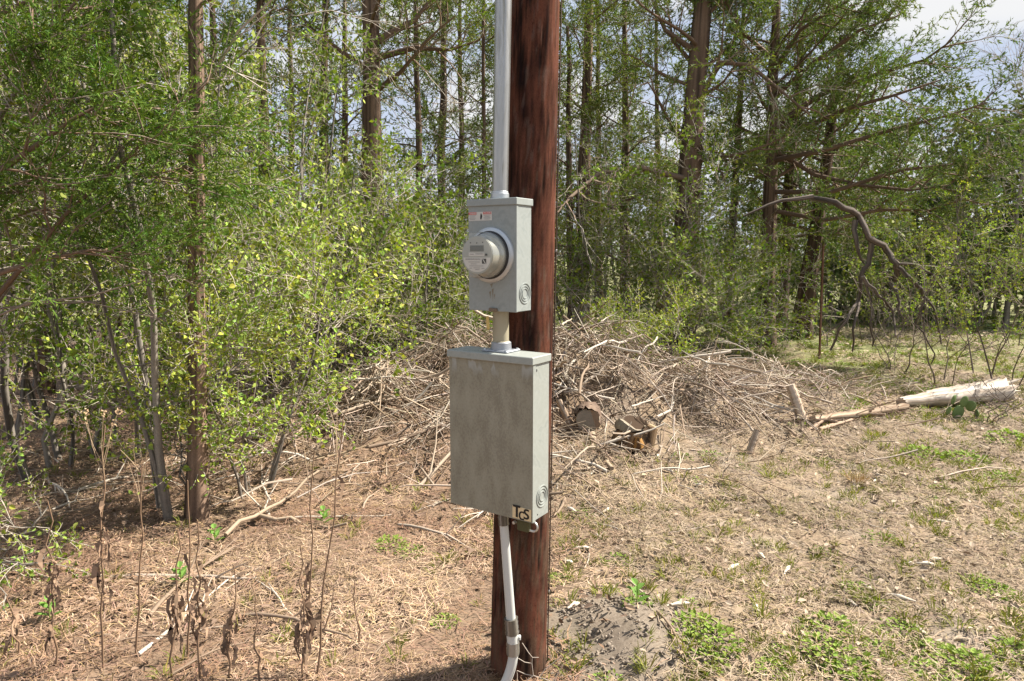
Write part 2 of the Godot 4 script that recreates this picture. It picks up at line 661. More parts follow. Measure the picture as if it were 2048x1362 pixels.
func tree(called: String, label: String, cat: String, group: String, base: Vector3, s: Dictionary) -> Node3D:
	rng.seed = s.get("seed", 1)
	var node := thing(called, label, cat, base, group)
	var crown := Crown.new()
	var stems: int = s.get("stems", 1)
	var trunk_path := PackedVector3Array()
	var bark: Color = s.get("bark", Color(0.17, 0.125, 0.095))
	for q in stems:
		var start: Vector3 = Vector3.ZERO if stems == 1 else Vector3(rng.randf_range(-1, 1), 0, rng.randf_range(-1, 1)) * s.get("foot", 0.15)
		var h: float = s.h * (1.0 if q == 0 else rng.randf_range(0.65, 1.0))
		var lean: Vector3 = s.get("lean", Vector3.ZERO)
		if stems > 1:
			lean += Vector3(start.x, 0, start.z).normalized() * s.get("fan", 0.3)
		var path := PackedVector3Array([start + Vector3.DOWN * 0.12])
		var segs := 9
		var wob := Vector3.ZERO
		for k in range(1, segs + 1):
			var t := float(k) / segs
			wob += Vector3(rng.randf_range(-1, 1), 0, rng.randf_range(-1, 1)) * s.get("wob", 0.05)
			path.append(start + Vector3(0, h * t, 0) + lean * h * t + wob)
		if stems == 1:
			trunk_path = path
		var r0: float = s.r * (1.0 if q == 0 else rng.randf_range(0.55, 0.95))
		trunk(node, path, r0, r0 * 0.3, "trunk" if stems == 1 else "stem", bark, 30 if r0 > 0.062 or s.get("ridge", 0.16) > 0.18 else 8, s.get("ridge", 0.16))
		var n: int = s.n
		for k in n:
			var t := lerpf(s.get("s0", 0.25), 0.98, (k + rng.randf() * 0.8) / n)
			var a: float = s.get("az", 0.0) + (rng.randf_range(-1, 1) * s.azw if s.has("azw") else k * 2.399 + rng.randf() * 0.9)
			var e: float = lerpf(s.get("up0", 0.1), s.get("up1", 0.7), t) + rng.randf_range(-0.25, 0.25)
			var dir := Vector3(cos(a) * cos(e), sin(e), sin(a) * cos(e))
			var l: float = lerpf(s.len0, s.len1, t) * rng.randf_range(0.65, 1.2)
			limb(node, crown, curve(on_path(path, t), dir, l, 6, 0.16, s.get("lift", 0.02)), maxf(r0 * s.get("lr", 0.25) * (1.2 - 0.7 * t), 0.005), s)
		for k in s.get("dead", 0):
			var t := rng.randf_range(0.12, 0.8)
			var a := rng.randf() * TAU
			dress(crown, "twig", on_path(path, t), Vector3(cos(a), rng.randf_range(-0.3, 0.5), sin(a)), rng.randf_range(0.9, 2.0), Color.WHITE)
	for extra in s.get("limbs", []):
		var pts := PackedVector3Array()
		for p in extra.pts:
			pts.append(p - base)
		if trunk_path.size() and extra.get("rooted", true):
			var tt := clampf(pts[0].y / (trunk_path[trunk_path.size() - 1].y), 0.0, 0.99)
			pts[0] = on_path(trunk_path, tt)
		var s2 := s.duplicate()
		s2.merge(extra, true)
		limb(node, crown, pts, extra.r, s2)
	finish_crown(node, crown)
	return node


func woods() -> void:
	var dark := Color(0.085, 0.145, 0.030)
	var olive := Color(0.148, 0.200, 0.062)
	var holly := Color(0.196, 0.260, 0.058)
	var lime := Color(0.275, 0.345, 0.066)
	var grey_bark := Color(0.36, 0.33, 0.29)
	var red_bark := Color(0.27, 0.185, 0.13)

	# --- the slim cedar at the edge of the litter, and the pale stems beside it
	tree("cedar_tree", "slim cedar with shaggy reddish bark rising from the leaf litter", "tree", "", on_ground(393, 1042), {"kind": "cedar", "seed": 2, "h": 7.0, "r": 0.054, "lean": Vector3(0.066, 0, 0), "wob": 0.012, "n": 10, "s0": 0.45, "len0": 0.9, "len1": 0.5, "sec": 5, "spr": 3, "tint": dark, "bark": Color(0.42, 0.295, 0.215), "dead": 10, "ridge": 0.2})
	tree("yaupon_tree", "pale grey multi-stemmed yaupon leaning around the slim cedar", "tree", "", on_ground(352, 1036), {"kind": "nearpon", "seed": 3, "stems": 4, "h": 4.2, "r": 0.026, "foot": 0.18, "fan": 0.16, "wob": 0.06, "n": 8, "s0": 0.3, "len0": 0.9, "len1": 0.6, "sec": 4, "spr": 2, "tint": holly, "bark": grey_bark, "full": 0.78, "ridge": 0.05})
	tree("yaupon_shrub", "sunlit yellow-green yaupon bush beside the shaggy slim cedar", "shrub", "", on_ground(500, 985), {"kind": "nearpon", "seed": 4, "stems": 4, "h": 1.75, "r": 0.014, "foot": 0.12, "fan": 0.3, "n": 5, "s0": 0.3, "len0": 0.6, "len1": 0.45, "sec": 4, "spr": 2, "tint": lime, "bark": grey_bark, "ss": 0.9})
	tree("yaupon_shrub", "low bright yaupon spray in front of the shaggy cedar trunk", "shrub", "", on_ground(420, 1010), {"kind": "nearpon", "seed": 44, "stems": 2, "h": 0.8, "r": 0.01, "foot": 0.05, "fan": 0.2, "n": 4, "s0": 0.5, "len0": 0.3, "len1": 0.25, "sec": 3, "spr": 2, "tint": lime, "bark": grey_bark, "ss": 0.8})
	tree("yaupon_tree", "yaupon with a bent grey foot over bare shaded litter", "tree", "", on_ground(85, 952), {"kind": "nearpon", "seed": 5, "stems": 3, "h": 3.4, "r": 0.03, "foot": 0.25, "fan": 0.2, "wob": 0.07, "n": 8, "s0": 0.22, "len0": 1.1, "len1": 0.6, "sec": 5, "spr": 2, "tint": holly, "bark": grey_bark})
	tree("yaupon_tree", "thin-stemmed yaupon standing just behind the pale multi-stemmed one", "tree", "", on_ground(255, 905), {"kind": "nearpon", "seed": 6, "stems": 4, "h": 3.8, "r": 0.022, "foot": 0.3, "fan": 0.15, "wob": 0.07, "n": 8, "s0": 0.22, "len0": 1.0, "len1": 0.6, "sec": 4, "spr": 2, "tint": holly * 1.1, "bark": grey_bark, "full": 0.9})
	tree("yaupon_shrub", "low dark yaupon sprigs spreading over pale fallen sticks", "shrub", "", on_ground(-30, 1165), {"kind": "nearpon", "seed": 7, "stems": 3, "h": 0.42, "r": 0.008, "foot": 0.1, "fan": 0.6, "n": 4, "s0": 0.3, "len0": 0.4, "len1": 0.3, "sec": 2, "spr": 2, "tint": holly, "bark": grey_bark, "ss": 0.75})

	# --- cedar just outside the frame whose boughs hang in
	var bough := {"kind": "neardar", "bare": 0.25, "sec": 10, "spr": 3, "side": 0.26, "tint": dark * 1.15}
	var limbs := []
	for q in [
		[[[-160, 760], [-20, 610], [130, 430], [240, 330], [330, 240], [415, 165]], 3.55, 0.016],
		[[[-200, 420], [-60, 380], [60, 300], [150, 235], [220, 200]], 3.3, 0.02],
		[[[-200, 260], [-60, 180], [40, 100], [120, 40], [190, -40]], 3.4, 0.02],
		[[[-200, 640], [-40, 560], [80, 520], [180, 500], [250, 505]], 3.4, 0.018],
		[[[-180, 120], [-60, 60], [60, 0], [180, -60]], 3.7, 0.02],
		[[[-220, 560], [-60, 480], [60, 420], [160, 420]], 3.7, 0.018],
		[[[-60, 420], [100, 380], [240, 350], [330, 345], [380, 330]], 3.9, 0.012],
	]:
		var pts := []
		for k in q[0].size():
			pts.append(at(q[0][k][0], q[0][k][1], q[1] + 0.07 * k))
		var x := bough.duplicate()
		x.merge({"pts": pts, "r": q[2]})
		limbs.append(x)
	tree("cedar_tree", "cedar with deep green feathery boughs reaching over the yaupon", "tree", "", spot(-330, 3.5), {"kind": "cedar", "seed": 8, "h": 6.5, "r": 0.10, "wob": 0.03, "n": 8, "s0": 0.3, "len0": 1.2, "len1": 0.6, "sec": 6, "spr": 3, "tint": dark * 1.1, "bark": red_bark, "limbs": limbs})
	# leaning bare stems in the same corner
	for q in [[[[-60, 690], [40, 540], [150, 420], [235, 305], [300, 250]], 4.3, 0.013, "long pale stem leaning through the dark cedar boughs"], [[[-40, 300], [30, 185], [95, 75], [150, -60]], 4.0, 0.015, "thick leaning grey stem behind the feathery cedar boughs"], [[[-60, 655], [60, 605], [180, 592], [290, 560]], 3.6, 0.006, "thin arching bleached cane above the low yaupon leaves"], [[[-60, 625], [80, 607], [180, 605], [330, 640]], 3.75, 0.005, "thin level bleached cane above the low yaupon leaves"]]:
		var pts := PackedVector3Array()
		for p in q[0]:
			pts.append(at(p[0], p[1], q[1]))
		var foot := pts[0]
		foot = Vector3(foot.x - 0.35, gh(foot.x, foot.z), foot.z + 0.05)
		pts.insert(0, foot)
		var node := thing("leaning_stem", q[3], "stem", foot)
		for k in pts.size():
			pts[k] -= foot
		trunk(node, pts, q[2] * 1.2, q[2] * 0.6, "stem", Color(0.40, 0.33, 0.27), 8, 0.08)

	# --- thicket behind, yaupons at middle distance
	var k := 0
	for q in [[-60, 6.0, 3.6, 1.0], [170, 7.0, 3.8, 0.9], [330, 6.6, 3.2, 1.0], [470, 6.9, 3.4, 1.25], [560, 8.2, 4.2, 1.1], [640, 7.8, 2.6, 1.3], [20, 8.5, 4.4, 0.9], [250, 9.2, 4.6, 1.0], [430, 9.6, 4.8, 1.1], [700, 9.4, 2.5, 1.1], [150, 5.6, 2.8, 1.0], [600, 6.2, 1.5, 1.4], [500, 7.6, 4.6, 1.15], [690, 8.6, 2.4, 1.2], [850, 10.0, 2.8, 1.1]]:
		var tint: Color = holly * q[3] * (0.76 + 0.13 * (k % 4))
		tree("yaupon_tree", "leafy yaupon among the crowded stems of the shaded thicket", "tree", "yaupons crowded in the thicket", spot(q[0], q[1]), {"kind": "yaupon", "seed": 20 + k, "stems": 3, "h": q[2], "r": 0.024, "foot": 0.3, "fan": 0.18, "wob": 0.07, "n": 6, "s0": 0.2, "len0": 1.15, "len1": 0.6, "sec": 4, "spr": 2, "tint": tint, "bark": grey_bark, "full": 0.7, "ss": 1.1})
		k += 1
	# --- cedars standing in the thicket
	tree("cedar_tree", "tall straight cedar with bare lower trunk beside the brush pile", "tree", "", spot(745, 10.2), {"kind": "cedar", "seed": 50, "h": 9.5, "r": 0.175, "lean": Vector3(0.028, 0, 0), "wob": 0.03, "n": 18, "s0": 0.42, "len0": 2.0, "len1": 1.3, "sec": 6, "spr": 3, "full": 0.7, "tint": olive, "bark": red_bark, "dead": 18, "ss": 1.3, "limbs": [
		{"pts": [at(785, 120, 10.2), at(830, 95, 10.0), at(900, 100, 9.8), at(960, 80, 9.6)], "r": 0.05}, {"pts": [at(780, 90, 10.2), at(830, 40, 10.3), at(875, -20, 10.4)], "r": 0.06}]})
	k = 0
	var deep := "dark-trunked cedar standing deep in the shaded thicket"
	for q in [[540, 9.4, 8.0, 0.12, "cedar between the slim shaggy cedar and the tall straight one"], [90, 8.2, 8.0, 0.12, "cedar trunk just behind the deep green feathery boughs"], [320, 8.8, 8.5, 0.10, "thin cedar trunk close behind the slim shaggy cedar"], [230, 12.0, 9.0, 0.14, deep], [640, 13.0, 9.0, 0.13, deep], [965, 12.5, 9.0, 0.075, "thin dark cedar trunk seen beside the steel conduit"], [880, 15.0, 9.0, 0.15, "cedar between the tall straight cedar and the meter box"], [1050, 16.5, 8.0, 0.15, deep], [440, 14.5, 9.0, 0.15, deep], [700, 17.0, 8.0, 0.16, deep], [20, 13.5, 9.0, 0.15, deep], [845, 12.6, 9.0, 0.10, deep], [925, 18.0, 9.0, 0.14, deep], [590, 17.5, 9.0, 0.14, deep], [1200, 18.5, 9.0, 0.14, deep], [1320, 19.5, 9.0, 0.14, deep]]:
		tree("cedar_tree", q[4], "tree", "cedars deep in the thicket", spot(q[0], q[1]), {"kind": "cedar", "seed": 60 + k, "h": q[2], "r": q[3] * 0.75, "lean": Vector3((1024.0 - q[0]) * 0.00007 + rng.randf_range(-0.02, 0.02), 0, 0), "wob": 0.04, "n": 17, "s0": 0.2, "len0": 1.8, "len1": 1.0, "sec": 5, "spr": 3, "full": 0.92, "tint": olive * 0.95, "bark": red_bark * 0.8, "dead": 14, "ss": 1.4})
		k += 1
	# --- right of the pole
	tree("cedar_tree", "slender twin-leader cedar rising close behind the utility pole", "tree", "", spot(1155, 13.5), {"kind": "cedar", "seed": 80, "stems": 2, "foot": 0.12, "fan": 0.02, "h": 9.0, "r": 0.15, "wob": 0.03, "n": 14, "s0": 0.25, "len0": 1.6, "len1": 1.0, "sec": 5, "spr": 3, "full": 0.75, "tint": olive, "bark": red_bark, "dead": 12, "ss": 1.4})
	tree("cedar_tree", "stout shaggy cedar with forked limbs behind the brush pile", "tree", "", spot(1352, 12.0), {"kind": "cedar", "seed": 81, "h": 9.5, "r": 0.235, "lean": Vector3(0.05, 0, 0), "wob": 0.025, "n": 21, "s0": 0.34, "len0": 2.1, "len1": 1.6, "sec": 6, "spr": 3, "full": 0.75, "tint": olive, "bark": red_bark, "dead": 16, "ss": 1.4, "lr": 0.2, "limbs": [
		{"pts": [at(1385, 215, 12), at(1440, 125, 11.8), at(1500, 130, 11.5), at(1560, 180, 11.2), at(1620, 230, 11)], "r": 0.06, "full": 0.7},
		{"pts": [at(1385, 110, 12), at(1330, 60, 12), at(1300, -10, 12)], "r": 0.06}, {"pts": [at(1385, 140, 12), at(1345, 80, 12.2), at(1335, 10, 12.4)], "r": 0.05},
		{"pts": [at(1360, 360, 12), at(1280, 335, 11.4), at(1200, 345, 10.8), at(1140, 395, 10.2), at(1115, 425, 10)], "r": 0.055, "full": 0.15, "bark": Color(0.36, 0.27, 0.20)}]})
	var wide := []
	for q in [[[1532, 250], [1640, 190], [1750, 150], [1850, 120], [1905, 80]], [[1535, 320], [1650, 300], [1780, 260], [1900, 230], [1975, 205]], [[1540, 380], [1660, 385], [1800, 340], [1900, 330], [1985, 300]], [[1530, 150], [1600, 60], [1680, 10], [1750, -30]], [[1530, 200], [1620, 130], [1720, 60], [1800, 30]], [[1540, 420], [1650, 440], [1760, 420], [1860, 420], [1940, 395]], [[1530, 120], [1480, 60], [1450, 0]], [[1540, 350], [1480, 330], [1440, 350]], [[1530, 250], [1620, 250], [1700, 215], [1790, 190], [1880, 160]], [[1535, 290], [1630, 350], [1720, 370], [1820, 380], [1900, 370]]]:
		var pts := []
		for m in q.size():
			pts.append(at(q[m][0], q[m][1], 12.6 - 0.45 * m + rng.randf_range(-0.3, 0.3)))
		wide.append({"pts": pts, "r": 0.05, "sec": 12, "spr": 5, "side": 0.34, "full": 0.92, "ss": 1.3, "bare": 0.12})
	tree("cedar_tree", "broad cedar with long full boughs sweeping out over the grass", "tree", "", spot(1530, 12.8), {"kind": "cedar", "seed": 82, "h": 7.4, "r": 0.16, "wob": 0.03, "n": 21, "s0": 0.4, "len0": 2.3, "len1": 1.2, "sec": 7, "spr": 3, "full": 0.85, "tint": Color(0.128, 0.190, 0.060), "bark": red_bark * 0.9, "dead": 16, "ss": 1.4, "limbs": wide})
	tree("cedar_tree", "dark leaning cedar trunk beside the rusty steel fence post", "tree", "", spot(1600, 14.0), {"kind": "cedar", "seed": 83, "h": 6.0, "r": 0.185, "lean": Vector3(0.10, 0, 0), "wob": 0.04, "n": 18, "s0": 0.3, "len0": 2.4, "len1": 1.3, "sec": 6, "spr": 3, "full": 0.8, "tint": olive * 0.9, "bark": red_bark * 0.6, "dead": 10, "ss": 1.4})
	tree("cedar_tree", "narrow dark cedar trunk next to the leaning one", "tree", "", spot(1556, 14.8), {"kind": "cedar", "seed": 84, "h": 6.5, "r": 0.15, "lean": Vector3(0.03, 0, 0), "wob": 0.03, "n": 16, "s0": 0.3, "len0": 1.8, "len1": 1.2, "sec": 6, "spr": 3, "full": 0.7, "tint": olive * 0.9, "bark": red_bark * 0.6, "dead": 10, "ss": 1.4})
	tree("cedar_tree", "small cedar with grey-olive foliage in the meadow's far hedge", "tree", "", spot(1250, 15.5), {"kind": "cedar", "seed": 85, "h": 7.5, "r": 0.12, "wob": 0.04, "n": 18, "s0": 0.15, "len0": 1.7, "len1": 0.9, "sec": 6, "spr": 3, "full": 0.7, "tint": olive, "bark": red_bark * 0.8, "dead": 14, "ss": 1.5})
	tree("cedar_tree", "thin cedar with sparse crown between two stout cedars", "tree", "", spot(1455, 15.0), {"kind": "cedar", "seed": 86, "h": 8.0, "r": 0.10, "wob": 0.04, "n": 16, "s0": 0.2, "len0": 1.6, "len1": 0.9, "sec": 5, "spr": 3, "full": 0.75, "tint": olive, "bark": red_bark * 0.8, "dead": 14, "ss": 1.5})
	# --- yaupons round the pile
	k = 0
	for q in [[1250, 10.8, 3.6, 0.8, "dark small-leaved yaupon tree behind the middle of the brush pile"], [1400, 10.4, 1.9, 0.9, "grey-green rounded bush at the back edge of the brush pile"], [1170, 11.5, 2.6, 1.0, "loose yaupon bush partly hidden behind the utility pole"], [790, 8.6, 1.8, 0.75, "dark bush at the foot of the tall straight cedar"], [860, 9.6, 2.4, 0.95, "bush between the tall straight cedar and the meter box"], [1500, 12.0, 2.4, 1.0, "olive bush in front of the broad cedar's trunk"], [930, 11.0, 3.0, 1.0, "loose yaupon half hidden behind the meter box"]]:
		tree("yaupon_shrub", q[4], "shrub", "", spot(q[0], q[1]), {"kind": "yaupon", "seed": 120 + k, "stems": 4, "h": q[2], "r": 0.024, "foot": 0.3, "fan": 0.25, "wob": 0.06, "n": 8, "s0": 0.15, "len0": 0.9, "len1": 0.6, "sec": 4, "spr": 2, "tint": holly * q[3], "bark": grey_bark, "full": 0.78, "ss": 1.15})
		k += 1
	tree("yaupon_shrub", "small bright bush with yellow shoots growing through the brush pile", "shrub", "", on_ground(1270, 800), {"kind": "yaupon", "seed": 131, "stems": 6, "h": 0.95, "r": 0.009, "foot": 0.22, "fan": 0.35, "n": 4, "s0": 0.2, "len0": 0.42, "len1": 0.25, "sec": 3, "spr": 2, "tint": lime * 0.85, "bark": grey_bark, "ss": 0.75})
	# --- young shrubs with fresh leaves, right
	k = 0
	for q in [[1790, 9.9, 1.3, Vector3(0.25, 0, 0), "fresh-leaved shrub with dark stems under the broken limb"], [1885, 9.0, 1.5, Vector3(0.18, 0, 0), "fresh-leaved shrub arching above the pale fallen log"], [2010, 8.8, 2.5, Vector3(-0.05, 0, 0), "tall fresh-leaved shrub at the meadow edge"], [1960, 9.6, 2.8, Vector3(0.0, 0, 0), "tall wispy fresh-leaved shrub with upright shoots"], [1735, 13.0, 2.0, Vector3(0.0, 0, 0), "leafy shrub in the meadow behind the broken limb"], [1860, 14.5, 2.4, Vector3(0.0, 0, 0), "leafy shrub in the meadow beyond the pale log"], [2030, 13.0, 2.6, Vector3(0.0, 0, 0), "leafy shrub standing farthest out in the meadow grass"]]:
		tree("young_shrub", q[4], "shrub", "", spot(q[0], q[1]), {"kind": "young", "seed": 140 + k, "stems": 3, "h": q[2], "r": 0.010, "foot": 0.12, "fan": 0.3, "wob": 0.05, "n": 4, "s0": 0.3, "len0": 0.8, "len1": 0.5, "sec": 3, "spr": 2, "up0": 0.5, "up1": 1.1, "tint": Color(0.28, 0.37, 0.06), "bark": Color(0.24, 0.20, 0.165), "full": 0.8})
		k += 1
	tree("bare_shrub", "small leafless shrub beside the broken end of the pale log", "shrub", "", on_ground(1978, 845), {"kind": "twig", "seed": 150, "stems": 4, "h": 0.45, "r": 0.006, "foot": 0.05, "fan": 0.4, "n": 3, "s0": 0.4, "len0": 0.2, "len1": 0.15, "sec": 2, "spr": 1, "tint": Color.WHITE, "bark": Color(0.26, 0.22, 0.19), "ss": 0.3})
	# --- hedge of grey-green growth behind the meadow
	k = 0
	for q in [[1700, 21, 5.5], [1800, 19, 4.8], [1890, 22, 6.2], [1970, 19, 5.0], [2060, 20, 5.6], [2150, 17, 5.0], [1640, 24, 6.0], [1500, 24, 6.0], [1330, 25, 6.0], [1180, 24, 5.6]]:
		tree("hedge_tree", "hazy grey-green tree in the growth behind the meadow", "tree", "trees behind the meadow", spot(q[0], q[1]), {"kind": "far", "seed": 160 + k, "stems": 3, "h": q[2], "r": 0.06, "foot": 0.6, "fan": 0.14, "wob": 0.12, "n": 6, "s0": 0.08, "len0": 2.2, "len1": 1.2, "sec": 4, "spr": 2, "tint": Color(0.11, 0.145, 0.065), "bark": grey_bark, "full": 0.92, "ss": 2.1})
		k += 1
	for q in [[1690, 17.5, 2.6], [1775, 16.5, 2.2], [1850, 18.0, 3.4], [1930, 16.0, 3.0], [2015, 17.0, 3.6], [1640, 18.5, 3.0]]:
		tree("meadow_bush", "dense grey-green bush along the far edge of the meadow", "shrub", "bushes along the far meadow edge", spot(q[0], q[1]), {"kind": "far", "seed": 190 + k, "stems": 3, "h": q[2], "r": 0.04, "foot": 0.5, "fan": 0.25, "wob": 0.1, "n": 5, "s0": 0.05, "len0": 1.3, "len1": 0.8, "sec": 4, "spr": 2, "tint": Color(0.15, 0.19, 0.075), "bark": grey_bark, "ss": 1.5})
		k += 1
	for q in [[2010, 16, 6.3, "bare grey-twigged tree against open sky"], [2090, 18, 7.0, "taller bare grey tree against open sky"]]:
		tree("bare_tree", q[3], "tree", "", spot(q[0], q[1]), {"kind": "twig", "seed": 180 + k, "h": q[2], "r": 0.06, "wob": 0.08, "n": 14, "s0": 0.3, "len0": 1.6, "len1": 0.9, "sec": 5, "spr": 2, "up0": 0.6, "up1": 1.1, "tint": Color.WHITE, "bark": grey_bark, "ss": 1.2})
		k += 1
	# --- far wood that closes the view
	rng.seed = 900
	var far_wood := thing("distant_woodland", "far hazy mass of woodland behind everything", "woodland", Vector3.ZERO)
	far_wood.set_meta("kind", "stuff")
	var crown := Crown.new()
	for q in 900:
		var d := rng.randf_range(27.0, 40.0)
		var x := rng.randf_range(-1.0, 1.0) * (d * 0.8 + 6.0)
		var top := 3.0 + 2.2 * n_a.get_noise_2d(x * 3.0, d * 3.0)
		dress(crown, "far", Vector3(x, rng.randf() * top, -d), rv(1.0), 3.2, Color(0.10, 0.13, 0.05))
	finish_crown(far_wood, crown)


# ---------------------------------------------------------------- brush pile
func stick_mesh(seedy: int, col: Color, forks: int, crook: float, segs: int, sides: int) -> MB:
	rng.seed = seedy
	var mb := MB.new()
	var path := curve(Vector3(-0.5, 0, 0), Vector3(1, 0, 0), 1.0, segs, crook, 0.0)
	var dx := path[segs] - Vector3(0.5, 0, 0)
	for k in segs + 1:
		path[k] -= dx * (float(k) / segs)
	mb.tube(path, taper(0.013, 0.005, segs + 1), sides, col, true, 0.3, n_c, col * 0.6, 1.2, seedy)
	for k in forks:
		var t := rng.randf_range(0.25, 0.85)
		var w := curve(on_path(path, t), along_path(path, t) + rv(0.7), rng.randf_range(0.12, 0.4), 2, 0.2, 0.0)
		mb.tube(w, taper(0.006, 0.002, 3), sides - 1, col, false)
	return mb


func lay(mesh: Mesh, x: float, z: float, yaw: float, ln: float, lift: float, tilt: float, fat := 1.0) -> Transform3D:
	var d := Vector3(cos(yaw), 0, sin(yaw))
	var a := Vector3(x, 0, z) - d * ln * 0.5
	var b := Vector3(x, 0, z) + d * ln * 0.5
	a.y = gh(a.x, a.z)
	b.y = gh(b.x, b.z)
	var mid := gh(x, z)
	var dirv := (b - a).normalized()
	dirv = (dirv + Vector3.UP * tilt).normalized()
	var y := maxf((a.y + b.y) * 0.5, mid - 0.03) + lift
	var side := dirv.cross(Vector3.UP).normalized()
	var bs := Basis(dirv * ln, side.cross(dirv) * ln * fat, side * ln * fat).rotated(dirv, rng.randf() * TAU)
	return Transform3D(bs, Vector3(x, y, z))


func brush_pile() -> void:
	var meshes := []
	var tones := [Color(0.56, 0.48, 0.40), Color(0.45, 0.365, 0.285), Color(0.68, 0.62, 0.54), Color(0.33, 0.25, 0.185)]
	var small := []
	for k in 16:
		meshes.append(stick_mesh(500 + k, tones[k % 4], 2 + k % 4, 0.15 + 0.05 * (k % 3), 7, 6).mesh(M.dead_wood))
		small.append(stick_mesh(520 + k, tones[k % 4], 1, 0.30, 3, 4))
	rng.seed = 77
	var made := 0
	while made < 285:
		var x := rng.randf_range(-3.0, 5.2)
		var z := rng.randf_range(-9.4, -4.6)
		var p := pile(x, z)
		if rng.randf() > p * 2.0:
			continue
		var ln := rng.randf_range(0.4, 1.0) * (1.8 if rng.randf() < 0.2 else 1.0) * (0.7 if p < 0.12 else 1.0)
		var o := put("dead_branch", meshes[rng.randi() % 16])
		o.transform = lay(o.mesh, x, z, rng.randf() * TAU, ln, rng.randf_range(0.01, 0.10 + p * 0.45), rng.randf_range(-0.35, 0.35), rng.randf_range(0.8, 1.7) * (0.9 / maxf(ln, 0.9)))
		tag(o, "bleached dead branch lying tangled in the brush pile", "branch", "dead branches heaped in the brush pile")
		made += 1
	# the uncountable twigs between them
	var tangle := thing("brush_twigs", "tangle of fine dead twigs filling the brush pile", "twigs", Vector3.ZERO)
	tangle.set_meta("kind", "stuff")
	var cr := Crown.new()
	rng.seed = 78
	made = 0
	while made < 4600:
		var x := rng.randf_range(-3.4, 5.6)
		var z := rng.randf_range(-9.8, -4.3)
		var p := pile(x, z)
		if rng.randf() > p * 3.0 + 0.012:
			continue
		var ln := rng.randf_range(0.2, 0.75)
		var k := rng.randi() % 16
		var t := lay(meshes[k], x, z, rng.randf() * TAU, ln, rng.randf_range(0.0, 0.06 + p * 0.32), rng.randf_range(-0.6, 0.6), rng.randf_range(0.4, 0.95))
		var w := rng.randf_range(0.6, 1.25)
		cr.add(str(k), t, Color(w, w * rng.randf_range(0.92, 1.0), w * rng.randf_range(0.84, 1.0)))
		made += 1
	var heap := MB.new()
	for key in cr.xf:
		for m in cr.xf[key].size():
			heap.add(small[int(key)], cr.xf[key][m], cr.col[key][m])
	for m in 46:
		var p := on_ground(rng.randf_range(1090, 1215), 760) if m % 3 else on_ground(rng.randf_range(880, 990), 770)
		p.z -= rng.randf_range(0.6, 1.6)
		p.y = gh(p.x, p.z)
		heap.add(S["twig%d" % (m % 4)][2], Transform3D(frame_to(Vector3(rng.randf_range(-0.5, 0.5), 1, rng.randf_range(-0.4, 0.4)), rng.randf() * TAU, rng.randf_range(0.7, 1.9)), p), Color(0.55, 0.49, 0.42))
	put("twigs", heap.mesh(M.dead_wood), tangle)
	# single sticks lying about the clearing
	rng.seed = 79
	for k in 125:
		var p := on_ground(rng.randf_range(40, 1800), rng.randf_range(905, 1330) if k % 2 else rng.randf_range(900, 1020))
		if Vector2(p.x - 0.03, p.z + 2.7).length() < 0.35:
			continue
		var o := put("fallen_stick", meshes[rng.randi() % 16])
		var ln := rng.randf_range(0.12, 0.55) if p.x > 0.5 else rng.randf_range(0.25, 0.95)
		o.transform = lay(o.mesh, p.x, p.z, rng.randf() * TAU, ln, 0.012, 0.0, rng.randf_range(0.6, 1.2))
		tag(o, "loose dead stick lying on the open clearing floor", "stick", "loose sticks strewn over the clearing")
	for q in [[450, 1085, 640, 985, 0.014, "long brown stick slanting up from the litter to the brush pile"], [505, 1045, 690, 1068, 0.016, "smooth tan stick lying level in front of the brush pile"], [1180, 905, 1225, 960, 0.03, "thick pale stick end pointing out of the brush pile"], [690, 860, 905, 745, 0.022, "long stout branch slanting across the face of the pile"], [1110, 890, 1480, 990, 0.010, "long straight thin branch lying before the sawn stump"], [1130, 760, 1195, 960, 0.010, "thin upright branch propped against the pile beside the pole"]]:
		var a := on_ground(q[0], q[1])
		var b := on_ground(q[2], q[3])
		if q[4] == 0.014: b.y += 0.12
		var mb := MB.new()
		var path := PackedVector3Array()
		for m in 8:
			path.append(a.lerp(b, m / 7.0) + rv(0.02) - a + Vector3.UP * (0.035 + 0.02 * sin(m)))
		mb.tube(path, taper(q[4], q[4] * 0.55, 8), 8, Color(0.45, 0.37, 0.28), true, 0.2, n_c, Color(0.28, 0.21, 0.15), 1.0)
		var o := put("dead_branch", mb.mesh(M.dead_wood))
		o.position = a
		tag(o, q[5], "branch")


func log_mesh(a: Vector3, b: Vector3, r0: float, r1: float, col: Color, col2: Color, ridge := 0.2, jag := 0.0) -> ArrayMesh:
	var mb := MB.new()
	var path := PackedVector3Array()
	var rad := PackedFloat32Array()
	for k in 31:
		var t := k / 30.0
		path.append(a.lerp(b, t) + rv(r0 * 0.05))
		rad.append(lerpf(r0, r1, t) * (1.0 + rng.randf_range(-jag, jag)))
	mb.tube(path, rad, 26, col, true, ridge, n_c, col2, 2.4, rng.randf() * 40.0, 17.0)
	return mb.mesh(M.dead_wood)


